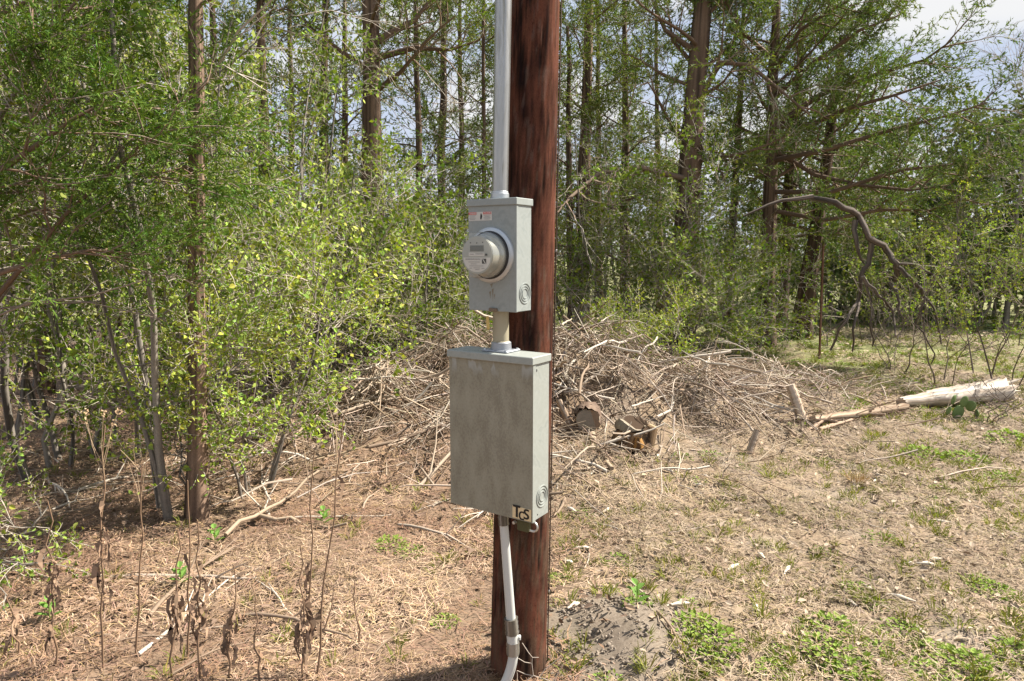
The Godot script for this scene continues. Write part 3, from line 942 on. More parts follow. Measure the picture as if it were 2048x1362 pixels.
func fallen_wood() -> void:
	rng.seed = 200
	# pale log at the right
	var a := on_ground(2005, 800)
	var b := on_ground(1800, 825)
	var c := on_ground(1625, 862)
	var node := thing("fallen_log", "bleached barkless log with splintered end lying on grass", "log", a)
	put("bole", log_mesh(Vector3(0, 0.13, 0), b - a + Vector3.UP * 0.075, 0.135, 0.05, Color(0.66, 0.62, 0.56), Color(0.36, 0.29, 0.23), 0.6, 0.05), node)
	for k in 7:
		var d := Vector3(0.16 + rng.randf() * 0.1, rng.randf_range(-0.03, 0.09), rng.randf_range(-0.06, 0.06))
		var mb := MB.new()
		var s := Vector3(0, 0.12 + rng.randf_range(-0.08, 0.1), rng.randf_range(-0.09, 0.09))
		mb.tube(PackedVector3Array([s - d * 0.5, s + d * 0.3, s + d]), PackedFloat32Array([0.03, 0.022, 0.004]), 5, Color(0.62, 0.55, 0.46), false)
		put("splinter", mb.mesh(M.dead_wood), node)
	var n2 := thing("fallen_log", "brown rotten log broken into crumbling pieces before the pale one", "log", b)
	put("bole", log_mesh(Vector3(0.0, 0.05, 0.12), c - b + Vector3(0, 0.05, 0), 0.036, 0.05, Color(0.48, 0.38, 0.28), Color(0.20, 0.135, 0.09), 0.9, 0.2), n2)
	for k in 9:
		var t := rng.randf()
		var p := (c - b) * t + Vector3(rng.randf_range(-0.2, 0.2), 0.04, rng.randf_range(-0.2, 0.25))
		var d := Vector3(rng.randf_range(-0.25, 0.25), rng.randf_range(0, 0.06), rng.randf_range(-0.15, 0.15))
		put("bark_slab", log_mesh(p - d, p + d, 0.022, 0.010, Color(0.55, 0.42, 0.31), Color(0.3, 0.2, 0.14), 0.4, 0.3), n2)
	# sawn rounds and stump in the pile
	var p := on_ground(1170, 900)
	var n3 := thing("sawn_log", "grey sawn log end showing round in the pile", "log", p)
	put("bole", log_mesh(Vector3(0.02, 0.15, 0.0), Vector3(0.06, 0.14, -0.3), 0.115, 0.11, Color(0.26, 0.19, 0.14), Color(0.13, 0.09, 0.065), 0.35, 0.02), n3)
	var mb2 := MB.new()
	mb2.lathe([Vector2(0.108, -0.01), Vector2(0.102, 0.012), Vector2(0.0, 0.014)], 24, Color(0.27, 0.235, 0.19))
	var cut := put("cut_face", mb2.mesh(M.dead_wood), n3, Vector3(0.022, 0.15, 0.005))
	cut.look_at_from_position(n3.position + cut.position, n3.position + cut.position - Vector3(-0.04, 0.0, 0.3), Vector3.UP)
	p = on_ground(1262, 918)
	var n4 := thing("tree_stump", "rotten orange-brown stump with hollow in front of the pile", "stump", p)
	var sb := MB.new()
	for layer in 1:
		var path := PackedVector3Array()
		var rad := PackedFloat32Array()
		for k in 10:
			var t := k / 9.0
			path.append(Vector3(0.01 * sin(k), -0.06 + 0.25 * t, 0.01 * cos(k * 2.0)))
			rad.append(0.165 - 0.035 * t + 0.03 * exp(-t * 6.0))
		sb.tube(path, rad, 36, Color(0.34, 0.22, 0.12), true, 0.55, n_c, Color(0.06, 0.04, 0.028), 3.0, 12.0, 20.0)
	put("stump_base", sb.mesh(M.bark), n4)
	var cap := MB.new()
	cap.tube(PackedVector3Array([Vector3(-0.01, 0.185, -0.01), Vector3(-0.01, 0.198, -0.01), Vector3(-0.005, 0.206, -0.01)]), PackedFloat32Array([0.118, 0.122, 0.10]), 28, Color(0.38, 0.34, 0.27), true, 0.5, n_c, Color(0.24, 0.20, 0.15), 1.5, 3.0, 16.0)
	put("cut_face", cap.mesh(M.dead_wood), n4)
	var slab := MB.new()
	slab.block(Vector3.ZERO, Vector3(0.05, 0.24, 0.10), 0.012, Color(0.44, 0.31, 0.19))
	var slab_o := put("standing_slab", slab.mesh(M.dead_wood), n4, Vector3(0.155, 0.10, 0.03))
	slab_o.rotation = Vector3(0.1, 0.5, -0.12)
	var rot := MB.new()
	rot.tube(PackedVector3Array([Vector3(0.03, 0.02, 0.10), Vector3(0.035, 0.08, 0.135), Vector3(0.03, 0.14, 0.12)]), PackedFloat32Array([0.05, 0.055, 0.03]), 18, Color(0.50, 0.28, 0.09), true, 0.8, n_c, Color(0.10, 0.055, 0.03), 3.0, 5.0, 20.0)
	put("rotten_heart", rot.mesh(M.bark), n4)
	for q in [[1492, 915, 1515, 860, 0.035, "upright rotten stub at the pile's front corner"], [1610, 860, 1580, 770, 0.05, "pale splintered stub where the rotten log meets the pile"], [632, 930, 622, 895, 0.05, "short grey broken stub at the end of the pile"], [1150, 890, 1118, 800, 0.03, "grey split post end standing in the pile beside the pole"]]:
		var f := on_ground(q[0], q[1])
		var t := at(q[2], q[3], -f.z + 0.1) - f
		var o := put("wood_stub", log_mesh(Vector3(0, -0.05, 0), t, q[4], q[4] * 0.8, Color(0.56, 0.48, 0.40), Color(0.28, 0.2, 0.14), 0.5, 0.12))
		o.position = f
		tag(o, q[5], "stub")
	# pale chips and chunks
	rng.seed = 33
	for k in 26:
		var f := on_ground(rng.randf_range(1130, 1900), rng.randf_range(930, 1300))
		var d := Vector3(rng.randf_range(-1, 1), 0.05, rng.randf_range(-1, 1)).normalized() * rng.randf_range(0.025, 0.07)
		var mb := MB.new()
		mb.tube(PackedVector3Array([-d, -d * 0.2 + Vector3.UP * 0.004, d]), PackedFloat32Array([0.006, 0.014, 0.004]), 5, Color(0.66, 0.60, 0.52), true)
		var o := put("wood_chip", mb.mesh(M.dead_wood))
		o.position = f + Vector3.UP * 0.014
		tag(o, "bleached wood chip lying on the dry grass", "chip", "wood chips strewn over the dry grass")
	# broken dark limb hanging to the ground
	var node5 := thing("broken_limb", "dark broken cedar limb arching down to the ground", "branch", on_ground(1700, 690))
	for q in [
		[[[1625, 395], [1670, 405], [1712, 430], [1740, 475], [1775, 500], [1795, 525], [1790, 560]], 0.062, 0.04],
		[[[1740, 475], [1742, 510], [1722, 555], [1718, 600], [1690, 640], [1660, 700]], 0.04, 0.014],
		[[[1722, 555], [1760, 590], [1785, 620], [1790, 670]], 0.025, 0.012],
		[[[1718, 600], [1705, 660], [1708, 700]], 0.022, 0.012],
		[[[1730, 560], [1745, 610], [1740, 650], [1748, 690]], 0.018, 0.01],
		[[[1790, 530], [1825, 560], [1850, 590], [1868, 620], [1885, 690]], 0.035, 0.012],
		[[[1795, 540], [1778, 560], [1795, 590], [1800, 630]], 0.03, 0.014],
		[[[1795, 525], [1835, 530], [1875, 560], [1895, 600], [1900, 655]], 0.02, 0.008],
		[[[1850, 600], [1830, 650], [1870, 700], [1860, 730]], 0.016, 0.008],
		[[[1690, 640], [1655, 660], [1652, 690]], 0.012, 0.006],
		[[[1626, 396], [1560, 400], [1490, 430]], 0.035, 0.015],
		[[[1708, 440], [1715, 490], [1728, 530]], 0.04, 0.012],
	]:
		var path := PackedVector3Array()
		for s in q[0]:
			path.append(at(s[0], s[1], 9.3 + rng.randf_range(-0.25, 0.25)) - node5.position)
		var fine := PackedVector3Array()
		for s in (path.size() - 1) * 3 + 1:
			fine.append(on_path(path, s / float((path.size() - 1) * 3)) + rv(0.02))
		var mb := MB.new()
		mb.tube(fine, taper(q[1] * (0.62 if q[1] > 0.06 else 0.95), q[2] * 0.9, fine.size()), 10, Color(0.24, 0.20, 0.17), true, 0.5, n_c, Color(0.07, 0.055, 0.045), 2.4, 7.0, 14.0)
		put("branch", mb.mesh(M.bark), node5)
	var hang := MB.new()
	for k in 34:
		var hp := at(rng.randf_range(1660, 1890), rng.randf_range(540, 660), 9.3 + rng.randf_range(-0.4, 0.4)) - node5.position
		hang.add(S["twig%d" % (k % 4)][2], Transform3D(frame_to(Vector3(rng.randf_range(-0.7, 0.7), -1, rng.randf_range(-0.5, 0.5)), rng.randf() * TAU, rng.randf_range(0.5, 1.0)), hp), Color(0.24, 0.20, 0.17))
	var ht := put("hanging_twigs", hang.mesh(M.bark), node5)
	ht.set_meta("kind", "stuff")
	# steel post
	var fp := spot(1637, 11.2)
	var mb3 := MB.new()
	var top := at(1630, 500, 11.2) - fp
	mb3.block(Vector3.ZERO, Vector3(0.034, top.y + 0.3, 0.006), 0.002, Color(0.17, 0.085, 0.05))
	mb3.block(Vector3(0, 0, -0.018), Vector3(0.006, top.y + 0.3, 0.03), 0.002, Color(0.17, 0.085, 0.05))
	var post := put("fence_post", mb3.mesh(M.bark))
	post.position = fp + Vector3(0, top.y * 0.5, 0)
	post.rotation = Vector3(0, 0.4, 0.03)
	tag(post, "thin rusty steel fence post beside the dark leaning trunk", "post")
	# prickly pear
	var cp := on_ground(1915, 838)
	var cactus := thing("prickly_pear", "small green prickly pear cactus in front of the pale log", "cactus", cp)
	for q in [[0.0, 0.06, 0.0, 0.0, 0.075], [0.10, 0.12, 0.02, -0.5, 0.06], [-0.05, 0.17, 0.0, 0.3, 0.055], [0.03, 0.16, 0.03, 0.1, 0.06], [-0.10, 0.08, 0.02, 0.7, 0.05], [0.15, 0.06, 0.04, -0.9, 0.05]]:
		var pad := SphereMesh.new()
		pad.radius = q[4] * 0.85; pad.height = q[4] * 2.2
		pad.radial_segments = 14; pad.rings = 8
		var pm: StandardMaterial3D = M.get("cactus", null) if M.has("cactus") else mat("cactus", Color(0.15, 0.22, 0.08), 0.6, false)
		pad.material = pm
		var o := put("pad", pad, cactus, Vector3(q[0] * 1.15, q[1] * 1.25, q[2]))
		o.rotation = Vector3(0.2, q[3] * 2.0, q[3])
		o.scale = Vector3(1, 1, 0.28)


# ---------------------------------------------------------------- the pole
func enamel(called: String, col: Color, rough: float) -> StandardMaterial3D:
	var m := mat(called, col, rough, true)
	return m


func ring(mb: MB, c: Vector3, r: float, w: float, h: float) -> void:
	mb.lathe([Vector2(r - w, 0), Vector2(r - w * 0.7, h), Vector2(r + w * 0.7, h), Vector2(r + w, 0)], 28, Color.WHITE, c)


func letters(text: String, size: float, m: Material, deep := 0.0006) -> TextMesh:
	var t := TextMesh.new()
	var f := SystemFont.new()
	f.font_names = PackedStringArray(["Droid Sans"])
	f.font_weight = 700
	t.font = f
	t.text = text
	t.font_size = 32
	t.pixel_size = size / 32.0
	t.depth = deep
	t.curve_step = 1.0
	t.material = m
	return t


func flat(w: float, h: float, d: float, m: Material, col := Color.WHITE) -> ArrayMesh:
	var mb := MB.new()
	mb.block(Vector3.ZERO, Vector3(w, h, d), minf(d * 0.3, 0.0004), col)
	return mb.mesh(m)


func pole_x(y: float) -> float:
	return 0.0255 + 0.021 * y


func pole_and_boxes() -> void:
	rng.seed = 400
	var pz := -2.695
	# ---- pole
	var pole := thing("utility_pole", "dark red-brown creosoted wooden utility pole", "pole", Vector3(pole_x(0), 0, pz))
	var mb := MB.new()
	var rows := 320
	var sides := 104
	for k in rows + 1:
		var y := -0.3 + 7.3 * pow(float(k) / rows, 1.25)
		var r := 0.1185 - 0.0078 * y
		for s in sides:
			var a := TAU * s / sides
			var dir := Vector3(cos(a), 0, sin(a))
			var grain := n_c.get_noise_3d(cos(a) * 44.0, y * 22.0, sin(a) * 44.0)
			var fine := n_b.get_noise_3d(cos(a) * 130.0, y * 110.0, sin(a) * 130.0)
			var big := n_a.get_noise_3d(cos(a) * 11.0 + 40.0, y * 30.0, sin(a) * 11.0)
			var blot := n_b.get_noise_3d(cos(a) * 26.0 + 9.0, y * 70.0, sin(a) * 26.0)
			var crack := smoothstep(0.11, 0.02, absf(n_b.get_noise_3d(cos(a) * 24.0 + 7.0, y * 6.0, sin(a) * 24.0))) * smoothstep(-0.15, 0.2, big)
			var rr := r * (1.0 + 0.014 * grain + 0.012 * big) - 0.003 * crack
			var c := Color(0.165, 0.070, 0.047).lerp(Color(0.022, 0.014, 0.012), clampf(0.42 + grain * 0.8 + big * 0.9, 0, 1))
			c = c.lerp(Color(0.19, 0.15, 0.13), smoothstep(0.30, 0.5, blot + fine * 0.4) * 0.3)
			c = c.lerp(Color(0.13, 0.088, 0.060), smoothstep(0.0, 0.25, grain * 0.6 + blot * 0.5 + 0.28 * (0.9 - y)) * 0.6)
			c = c.lerp(Color(0.022, 0.016, 0.014), crack * 0.85)
			mb.vert(Vector3(0.021 * y, y, 0) + dir * rr, dir, c)
	for k in rows:
		for s in sides:
			var a := k * sides + s
			var b := k * sides + (s + 1) % sides
			mb.i.append_array(PackedInt32Array([a, b, a + sides, b, b + sides, a + sides]))
	# normals from the shape
	for k in range(1, rows):
		for s in sides:
			var q := k * sides
			var e1: Vector3 = mb.v[q + (s + 1) % sides] - mb.v[q + (s + sides - 1) % sides]
			var e2: Vector3 = mb.v[q + sides + s] - mb.v[q - sides + s]
			mb.n[q + s] = e2.cross(e1).normalized()
			if mb.n[q + s].dot(Vector3(cos(TAU * s / sides), 0, sin(TAU * s / sides))) < 0.0:
				mb.n[q + s] = -mb.n[q + s]
	for s in range(1, sides - 1):
		mb.tri(mb.v[rows * sides], mb.v[rows * sides + s], mb.v[rows * sides + s + 1], Vector3.UP, Color(0.2, 0.13, 0.09))
	put("shaft", mb.mesh(M.creosote_wood), pole)
	# ground wire down the side
	var copper := mat("old_copper", Color(0.10, 0.07, 0.055), 0.5, false)
	copper.metallic = 0.6
	mb = MB.new()
	var path := PackedVector3Array()
	for k in 40:
		var y := -0.1 + 7.0 * k / 39.0
		var a := -0.05 + 0.05 * sin(k * 0.7)
		path.append(Vector3(0.021 * y, y, 0) + Vector3(cos(a), 0, -sin(a)) * (0.1185 - 0.0078 * y + 0.005))
	mb.tube(path, taper(0.003, 0.003, 40), 6, Color.WHITE)
	put("ground_wire", mb.mesh(copper), pole)
	var zinc := mat("zinc", Color(0.55, 0.56, 0.56), 0.38, false)
	zinc.metallic = 0.85
	for k in 6:
		var y := 0.35 + k * 0.47
		mb = MB.new()
		mb.block(Vector3.ZERO, Vector3(0.006, 0.008, 0.014), 0.001, Color.WHITE)
		put("staple", mb.mesh(zinc), pole, Vector3(0.021 * y + 0.1185 - 0.0078 * y + 0.006, y, 0.0))
	# ---- shared paint
	var paint := enamel("grey_enamel", Color(0.265, 0.292, 0.285), 0.45)
	paint.albedo_texture = speckle(256, 0.02, [Color(0.86, 0.87, 0.87), Color(1, 1, 1), Color(0.92, 0.92, 0.91), Color(1, 1, 1)], 31)
	paint.uv1_triplanar = true
	paint.uv1_scale = Vector3.ONE * 3.0
	var paint2 := enamel("cabinet_enamel", Color(0.285, 0.305, 0.285), 0.5)
	paint2.albedo_texture = paint.albedo_texture
	paint2.uv1_triplanar = true
	paint2.uv1_scale = Vector3.ONE * 3.0
	var groove := mat("groove_dark", Color(0.05, 0.05, 0.05), 0.8, false)
	var turn := Basis(Vector3.UP, deg_to_rad(-33.46))
	var ax := turn.x
	var az := turn.z
	# ---- lower cabinet
	var w := 0.3815
	var h := 0.60
	var d := 0.121
	var corner := Vector3(0.0753, EYE.y - 0.3845, -2.4)
	var cab := thing("breaker_cabinet", "large grey-green weathered breaker cabinet with mildewed door", "cabinet", corner - ax * (w / 2) - az * (d / 2) + Vector3.DOWN * h)
	cab.basis = turn
	mb = MB.new()
	mb.block(Vector3(0, h / 2, -0.004), Vector3(w - 0.006, h - 0.002, d - 0.010), 0.003, Color.WHITE)
	put("enclosure", mb.mesh(paint2), cab)
	# door skin with flanged edges and mildew
	var mildew := mat("mildewed_enamel", Color(1, 1, 1), 0.8, false)
	mildew.albedo_texture = mildew_picture()
	mb = MB.new()
	var zf := d / 2
	mb.quad(Vector3(-w / 2, 0, zf), Vector3(w / 2, 0, zf), Vector3(w / 2, h - 0.012, zf), Vector3(-w / 2, h - 0.012, zf), Vector3(0, 0, 1), Color.WHITE)
	put("door", mb.mesh(mildew), cab)
	mb = MB.new()
	for q in [[Vector3(w / 2 - 0.001, h / 2 - 0.006, zf - 0.0105), Vector3(0.002, h - 0.012, 0.0205)], [Vector3(-w / 2 + 0.001, h / 2 - 0.006, zf - 0.0105), Vector3(0.002, h - 0.012, 0.0205)], [Vector3(0, 0.001, zf - 0.0105), Vector3(w - 0.005, 0.002, 0.0205)]]:
		mb.block(q[0], q[1], 0.0006, Color.WHITE)
	put("door_flange", mb.mesh(paint2), cab)
	mb = MB.new()
	mb.block(Vector3(0, h + 0.002, 0.004), Vector3(w + 0.008, 0.028, d + 0.014), 0.0025, Color.WHITE)
	var lid := put("lid", mb.mesh(paint2), cab)
	for q in 3:
		pass
	mb = MB.new()
	for r in [0.040, 0.029, 0.018]:
		ring(mb, Vector3.ZERO, r, 0.0022, 0.0028)
	var kn := put("knockout", mb.mesh(paint2), cab, Vector3(w / 2 - 0.0032, 0.082, -0.012))
	kn.rotation.y = PI / 2
	mb = MB.new()
	mb.lathe([Vector2(0.005, 0.0), Vector2(0.005, 0.0012), Vector2(0.0, 0.0012)], 12, Color.WHITE)
	for q in [[0.565, 0.034, 1.0], [0.028, 0.045, 0.6], [0.02, 0.02, 0.6]]:
		var sc := put("screw_hole", mb.mesh(groove), cab, Vector3(w / 2 - 0.0028, q[0], q[1]))
		sc.rotation.y = PI / 2
		sc.scale = Vector3.ONE * q[2]
	# plate with letters
	var plate_mat := mat("brass_plate", Color(0.62, 0.49, 0.29), 0.5, false)
	var black := mat("black_print", Color(0.015, 0.014, 0.013), 0.5, false)
	var plate := put("sign_plate", flat(0.082, 0.046, 0.0016, plate_mat), cab, Vector3(w / 2 - 0.046, 0.028, zf + 0.0014))
	for q in [["T", 0.064, -0.022, 0.004], ["C", 0.046, -0.001, -0.008], ["S", 0.056, 0.022, 0.001]]:
		put("letter", letters(q[0], q[1], black, 0.0008), plate, Vector3(q[2], q[3], 0.0013))
	# hub on the cabinet top
	var alu := mat("cast_zinc", Color(0.30, 0.32, 0.35), 0.45, false)
	alu.metallic = 0.5
	var mh := Vector3(-0.0452, 0, -2.561)
	var hub_at: Vector3 = turn.inverse() * (Vector3(mh.x + 0.004, cab.position.y + h + 0.016, mh.z) - cab.position)
	mb = MB.new()
	mb.block(Vector3(0, 0.004, 0), Vector3(0.115, 0.008, 0.095), 0.003, Color.WHITE)
	var hub := put("hub_plate", mb.mesh(alu), cab, hub_at)
	mb = MB.new()
	mb.lathe([Vector2(0.040, 0.0), Vector2(0.038, 0.026), Vector2(0.033, 0.030)], 28, Color.WHITE)
	var col := put("hub_collar", mb.mesh(alu), hub, Vector3(0, 0.008, 0))
	col.rotation.x = -PI / 2
	for sx in [-1, 1]:
		for sz in [-1, 1]:
			mb = MB.new()
			mb.lathe([Vector2(0.006, 0), Vector2(0.005, 0.004), Vector2(0, 0.0048)], 10, Color.WHITE)
			var sc := put("screw", mb.mesh(zinc), hub, Vector3(sx * 0.048, 0.008, sz * 0.038))
			sc.rotation.x = -PI / 2
	# ---- meter socket
	var w2 := 0.2145
	var h2 := 0.3915
	var d2 := 0.1045
	var corner2 := Vector3(0.0155, EYE.y + 0.179, -2.459)
	var sock := thing("meter_socket", "smaller grey metal meter socket box above the cabinet", "meter box", corner2 - ax * (w2 / 2) - az * (d2 / 2) + Vector3.DOWN * h2)
	sock.basis = turn
	mb = MB.new()
	mb.block(Vector3(0, h2 / 2, -0.006), Vector3(w2 - 0.003, h2, d2 - 0.014), 0.002, Color.WHITE)
	put("enclosure", mb.mesh(paint), sock)
	mb = MB.new()
	var z2 := d2 / 2
	mb.block(Vector3(0, h2 / 2 - 0.004, z2 - 0.0075), Vector3(w2, h2 - 0.006, 0.015), 0.0022, Color.WHITE)
	put("cover", mb.mesh(paint), sock)
	mb = MB.new()
	mb.block(Vector3(0, h2 + 0.004, 0.001), Vector3(w2 + 0.008, 0.026, d2 + 0.010), 0.0025, Color.WHITE)
	put("lid", mb.mesh(paint), sock)
	mb = MB.new()
	for r in [0.037, 0.027, 0.018]:
		ring(mb, Vector3.ZERO, r, 0.0022, 0.0028)
	kn = put("knockout", mb.mesh(paint), sock, Vector3(w2 / 2 - 0.0018, 0.066, -0.008))
	kn.rotation.y = PI / 2
	mb = MB.new()
	mb.block(Vector3.ZERO, Vector3(0.036, 0.014, 0.012), 0.003, Color(1, 1, 1))
	var rust := mat("rusty_latch", Color(0.16, 0.12, 0.085), 0.7, false)
	put("latch", mb.mesh(rust), sock, Vector3(0.008, 0.005, z2 + 0.004))
	# warning label
	var white := mat("label_white", Color(0.50, 0.49, 0.45), 0.5, false)
	var red := mat("label_red", Color(0.50, 0.045, 0.04), 0.5, false)
	var grey_print := mat("grey_print", Color(0.22, 0.21, 0.20), 0.6, false)
	var warn := put("warning_label", flat(0.105, 0.032, 0.0008, white), sock, Vector3(-0.051, h2 - 0.045, z2 + 0.0006))
	for q in [[-0.034, "DANGER"], [0.0325, "PELIGRO"]]:
		var head := put("header", flat(0.037, 0.0085, 0.0006, red), warn, Vector3(q[0], 0.011, 0.0006))
		put("lettering", letters(q[1], 0.0085, white, 0.0003), head, Vector3(0.002, 0, 0.0005))
		for k in 4:
			put("print_line", flat(0.030 - 0.006 * (k % 2), 0.0016, 0.0004, grey_print), warn, Vector3(q[0] - 0.001, 0.003 - k * 0.0045, 0.0005))
	mb = MB.new()
	mb.tube(PackedVector3Array([Vector3(0.004, 0.010, 0), Vector3(0.005, 0.0, 0), Vector3(0.003, -0.011, 0)]), PackedFloat32Array([0.0045, 0.006, 0.005]), 8, Color.WHITE)
	mb.tube(PackedVector3Array([Vector3(-0.010, 0.012, 0), Vector3(-0.004, 0.006, 0), Vector3(-0.006, -0.001, 0), Vector3(0.0, -0.006, 0)]), PackedFloat32Array([0.0012, 0.0016, 0.0016, 0.0012]), 6, Color.WHITE)
	put("pictogram", mb.mesh(black), warn, Vector3(0, 0, -0.0035))
	var stain := mat("rust_stain", Color(0.19, 0.165, 0.12), 0.7, false)
	for q in [[-0.002, 0.098, 0.007, 0.012], [0.004, 0.080, 0.004, 0.046], [-0.008, 0.070, 0.005, 0.024], [0.012, 0.060, 0.003, 0.018]]:
		mb = MB.new()
		mb.quad(Vector3(-q[2], 0, 0), Vector3(-q[2] * 0.2, -q[3] * 0.5, 0), Vector3(q[2] * 0.5, -q[3] * 0.4, 0), Vector3(q[2], 0.004, 0), Vector3(0, 0, 1), Color.WHITE)
		mb.quad(Vector3(-q[2] * 0.2, -q[3] * 0.5, 0), Vector3(0, -q[3], 0), Vector3(q[2] * 0.3, -q[3] * 0.9, 0), Vector3(q[2] * 0.5, -q[3] * 0.4, 0), Vector3(0, 0, 1), Color.WHITE)
		put("drip_stain", mb.mesh(stain), sock, Vector3(q[0], q[1], z2 + 0.0004))
	# ---- meter
	var mc := sock.position + turn * Vector3(-0.003, 0.205, z2)
	var meter := thing("electric_meter", "round glass-covered electric meter plugged into the socket box", "meter", mc)
	meter.basis = turn.scaled_local(Vector3(1, 1, 0.78))
	var galv := mat("galvanised", Color(0.46, 0.49, 0.51), 0.42, false)
	galv.metallic = 0.7
	mb = MB.new()
	mb.lathe([Vector2(0.102, 0.0), Vector2(0.100, 0.011), Vector2(0.094, 0.016), Vector2(0.088, 0.018), Vector2(0.084, 0.014)], 48, Color.WHITE)
	put("mounting_ring", mb.mesh(galv), meter)
	var gasket := mat("black_gasket", Color(0.03, 0.03, 0.03), 0.6, false)
	mb = MB.new()
	mb.lathe([Vector2(0.086, 0.006), Vector2(0.086, 0.026), Vector2(0.082, 0.028)], 48, Color.WHITE)
	put("gasket", mb.mesh(gasket), meter)
	var barrel := mat("meter_barrel", Color(0.25, 0.255, 0.225), 0.3, false)
	barrel.metallic = 0.25
	barrel.clearcoat_enabled = true
	barrel.clearcoat = 1.0
	barrel.clearcoat_roughness = 0.05
	mb = MB.new()
	mb.lathe([Vector2(0.080, 0.020), Vector2(0.079, 0.040), Vector2(0.070, 0.046), Vector2(0.0685, 0.108), Vector2(0.067, 0.1105), Vector2(0.0, 0.1105)], 64, Color.WHITE)
	put("barrel", mb.mesh(barrel), meter)
	var glass := StandardMaterial3D.new()
	glass.resource_name = "clear_cover"
	glass.transparency = BaseMaterial3D.TRANSPARENCY_ALPHA
	glass.albedo_color = Color(0.9, 0.92, 0.88, 0.03)
	glass.roughness = 0.06
	mb = MB.new()
	mb.lathe([Vector2(0.0835, 0.020), Vector2(0.0825, 0.112), Vector2(0.081, 0.118), Vector2(0.0775, 0.1215), Vector2(0.072, 0.1225), Vector2(0.0, 0.1225)], 64, Color.WHITE)
	put("glass_cover", mb.mesh(glass), meter)
	var facem := mat("meter_face", Color(0.30, 0.31, 0.275), 0.45, false)
	mb = MB.new()
	mb.lathe([Vector2(0.0665, 0.111), Vector2(0.0665, 0.1125), Vector2(0.0, 0.1126)], 48, Color.WHITE)
	var face := put("face_plate", mb.mesh(facem), meter)
	var lcd := mat("lcd_grey", Color(0.085, 0.09, 0.075), 0.25, false)
	put("display", flat(0.060, 0.021, 0.001, lcd), face, Vector3(0.000, 0.024, 0.113))
	put("label_strip", flat(0.068, 0.0125, 0.0008, white), face, Vector3(-0.002, 0.003, 0.113))
	for k in 18:
		put("barcode_bar", flat(0.0012 if k % 3 else 0.0006, 0.005, 0.0004, grey_print), face, Vector3(-0.006 + k * 0.002, 0.005, 0.1136))
	put("print_line", flat(0.018, 0.003, 0.0004, grey_print), face, Vector3(-0.022, 0.0035, 0.1136))
	mb = MB.new()
	var seg := 24
	for k in seg:
		var a0 := PI + PI * k / seg
		var a1 := PI + PI * (k + 1) / seg
		mb.tri(Vector3(0, -0.008, 0.1134), Vector3(cos(a0) * 0.060, -0.008 + sin(a0) * 0.052, 0.1134), Vector3(cos(a1) * 0.060, -0.008 + sin(a1) * 0.052, 0.1134), Vector3(0, 0, 1), Color.WHITE)
	put("rating_label", mb.mesh(white), face)
	for k in 26:
		put("barcode_bar", flat(0.0016 if k % 4 else 0.0009, 0.0055, 0.0004, grey_print), face, Vector3(-0.050 + k * 0.0026, -0.014, 0.1137))
	put("emblem", flat(0.019, 0.018, 0.0004, black), face, Vector3(0.032, -0.021, 0.1137))
	mb = MB.new()
	mb.quad(Vector3(0.024, -0.0125, 0.1142), Vector3(0.028, -0.0125, 0.1142), Vector3(0.040, -0.0295, 0.1142), Vector3(0.036, -0.0295, 0.1142), Vector3(0, 0, 1), Color.WHITE)
	put("emblem_stripe", mb.mesh(white), face)
	for q in [[-0.012, -0.024, 0.050], [-0.014, -0.031, 0.026], [-0.002, -0.038, 0.062], [0.0, -0.045, 0.030], [-0.027, -0.046, 0.012], [0.027, -0.046, 0.014], [0.002, -0.051, 0.02]]:
		put("print_line", flat(q[2], 0.0022, 0.0004, grey_print), face, Vector3(q[0], q[1], 0.1137))
	for q in [[-0.028, 0.044], [0.026, 0.045], [0.0, 0.043]]:
		put("port", flat(0.005, 0.004, 0.0006, black), face, Vector3(q[0], q[1], 0.113))
	put("button", flat(0.010, 0.007, 0.0016, black), face, Vector3(0.041, 0.002, 0.1135))
	# ---- rigid conduit up the pole
	var steel := mat("galvanised_pipe", Color(0.42, 0.42, 0.41), 0.36, false)
	steel.metallic = 0.85
	steel.albedo_texture = speckle(256, 0.03, [Color(0.6, 0.58, 0.5), Color(1, 1, 1), Color(0.85, 0.85, 0.84), Color(1, 1, 1)], 41, Vector2(1, 0.4))
	steel.uv1_triplanar = true
	steel.uv1_scale = Vector3(4, 1, 4)
	var ct := Vector3(mh.x, sock.position.y + h2 + 0.017, mh.z)
	var cond := thing("conduit_pipe", "galvanised steel conduit climbing the pole from the meter box", "conduit", ct)
	mb = MB.new()
	mb.tube(PackedVector3Array([Vector3.ZERO, Vector3(0.021 * 4.6, 4.6, 0)]), PackedFloat32Array([0.030, 0.030]), 32, Color.WHITE)
	put("pipe", mb.mesh(steel), cond)
	mb = MB.new()
	mb.lathe([Vector2(0.0345, -0.002), Vector2(0.0345, 0.020), Vector2(0.032, 0.0225), Vector2(0.032, 0.027), Vector2(0.0302, 0.029)], 32, Color.WHITE)
	var hb := put("threaded_hub", mb.mesh(galv), cond)
	hb.rotation.x = -PI / 2
	# ---- nipple between the boxes
	var pvc_old := mat("stained_pvc", Color(0.31, 0.28, 0.20), 0.4, false)
	var nb := Vector3(mh.x + 0.003, cab.position.y + h + 0.05, mh.z)
	var nip := thing("pipe_nipple", "short stained pipe joining the meter box to the cabinet", "pipe", nb)
	mb = MB.new()
	mb.tube(PackedVector3Array([Vector3(0, -0.025, 0), Vector3(0, sock.position.y - nb.y + 0.002, 0)]), PackedFloat32Array([0.0305, 0.0305]), 28, Color.WHITE)
	put("pipe", mb.mesh(pvc_old), nip)
	mb = MB.new()
	mb.lathe([Vector2(0.034, -0.006), Vector2(0.034, 0.004), Vector2(0.031, 0.006)], 28, Color.WHITE)
	var bush := put("bushing", mb.mesh(pvc_old), nip)
	bush.rotation.x = -PI / 2
	mb = MB.new()
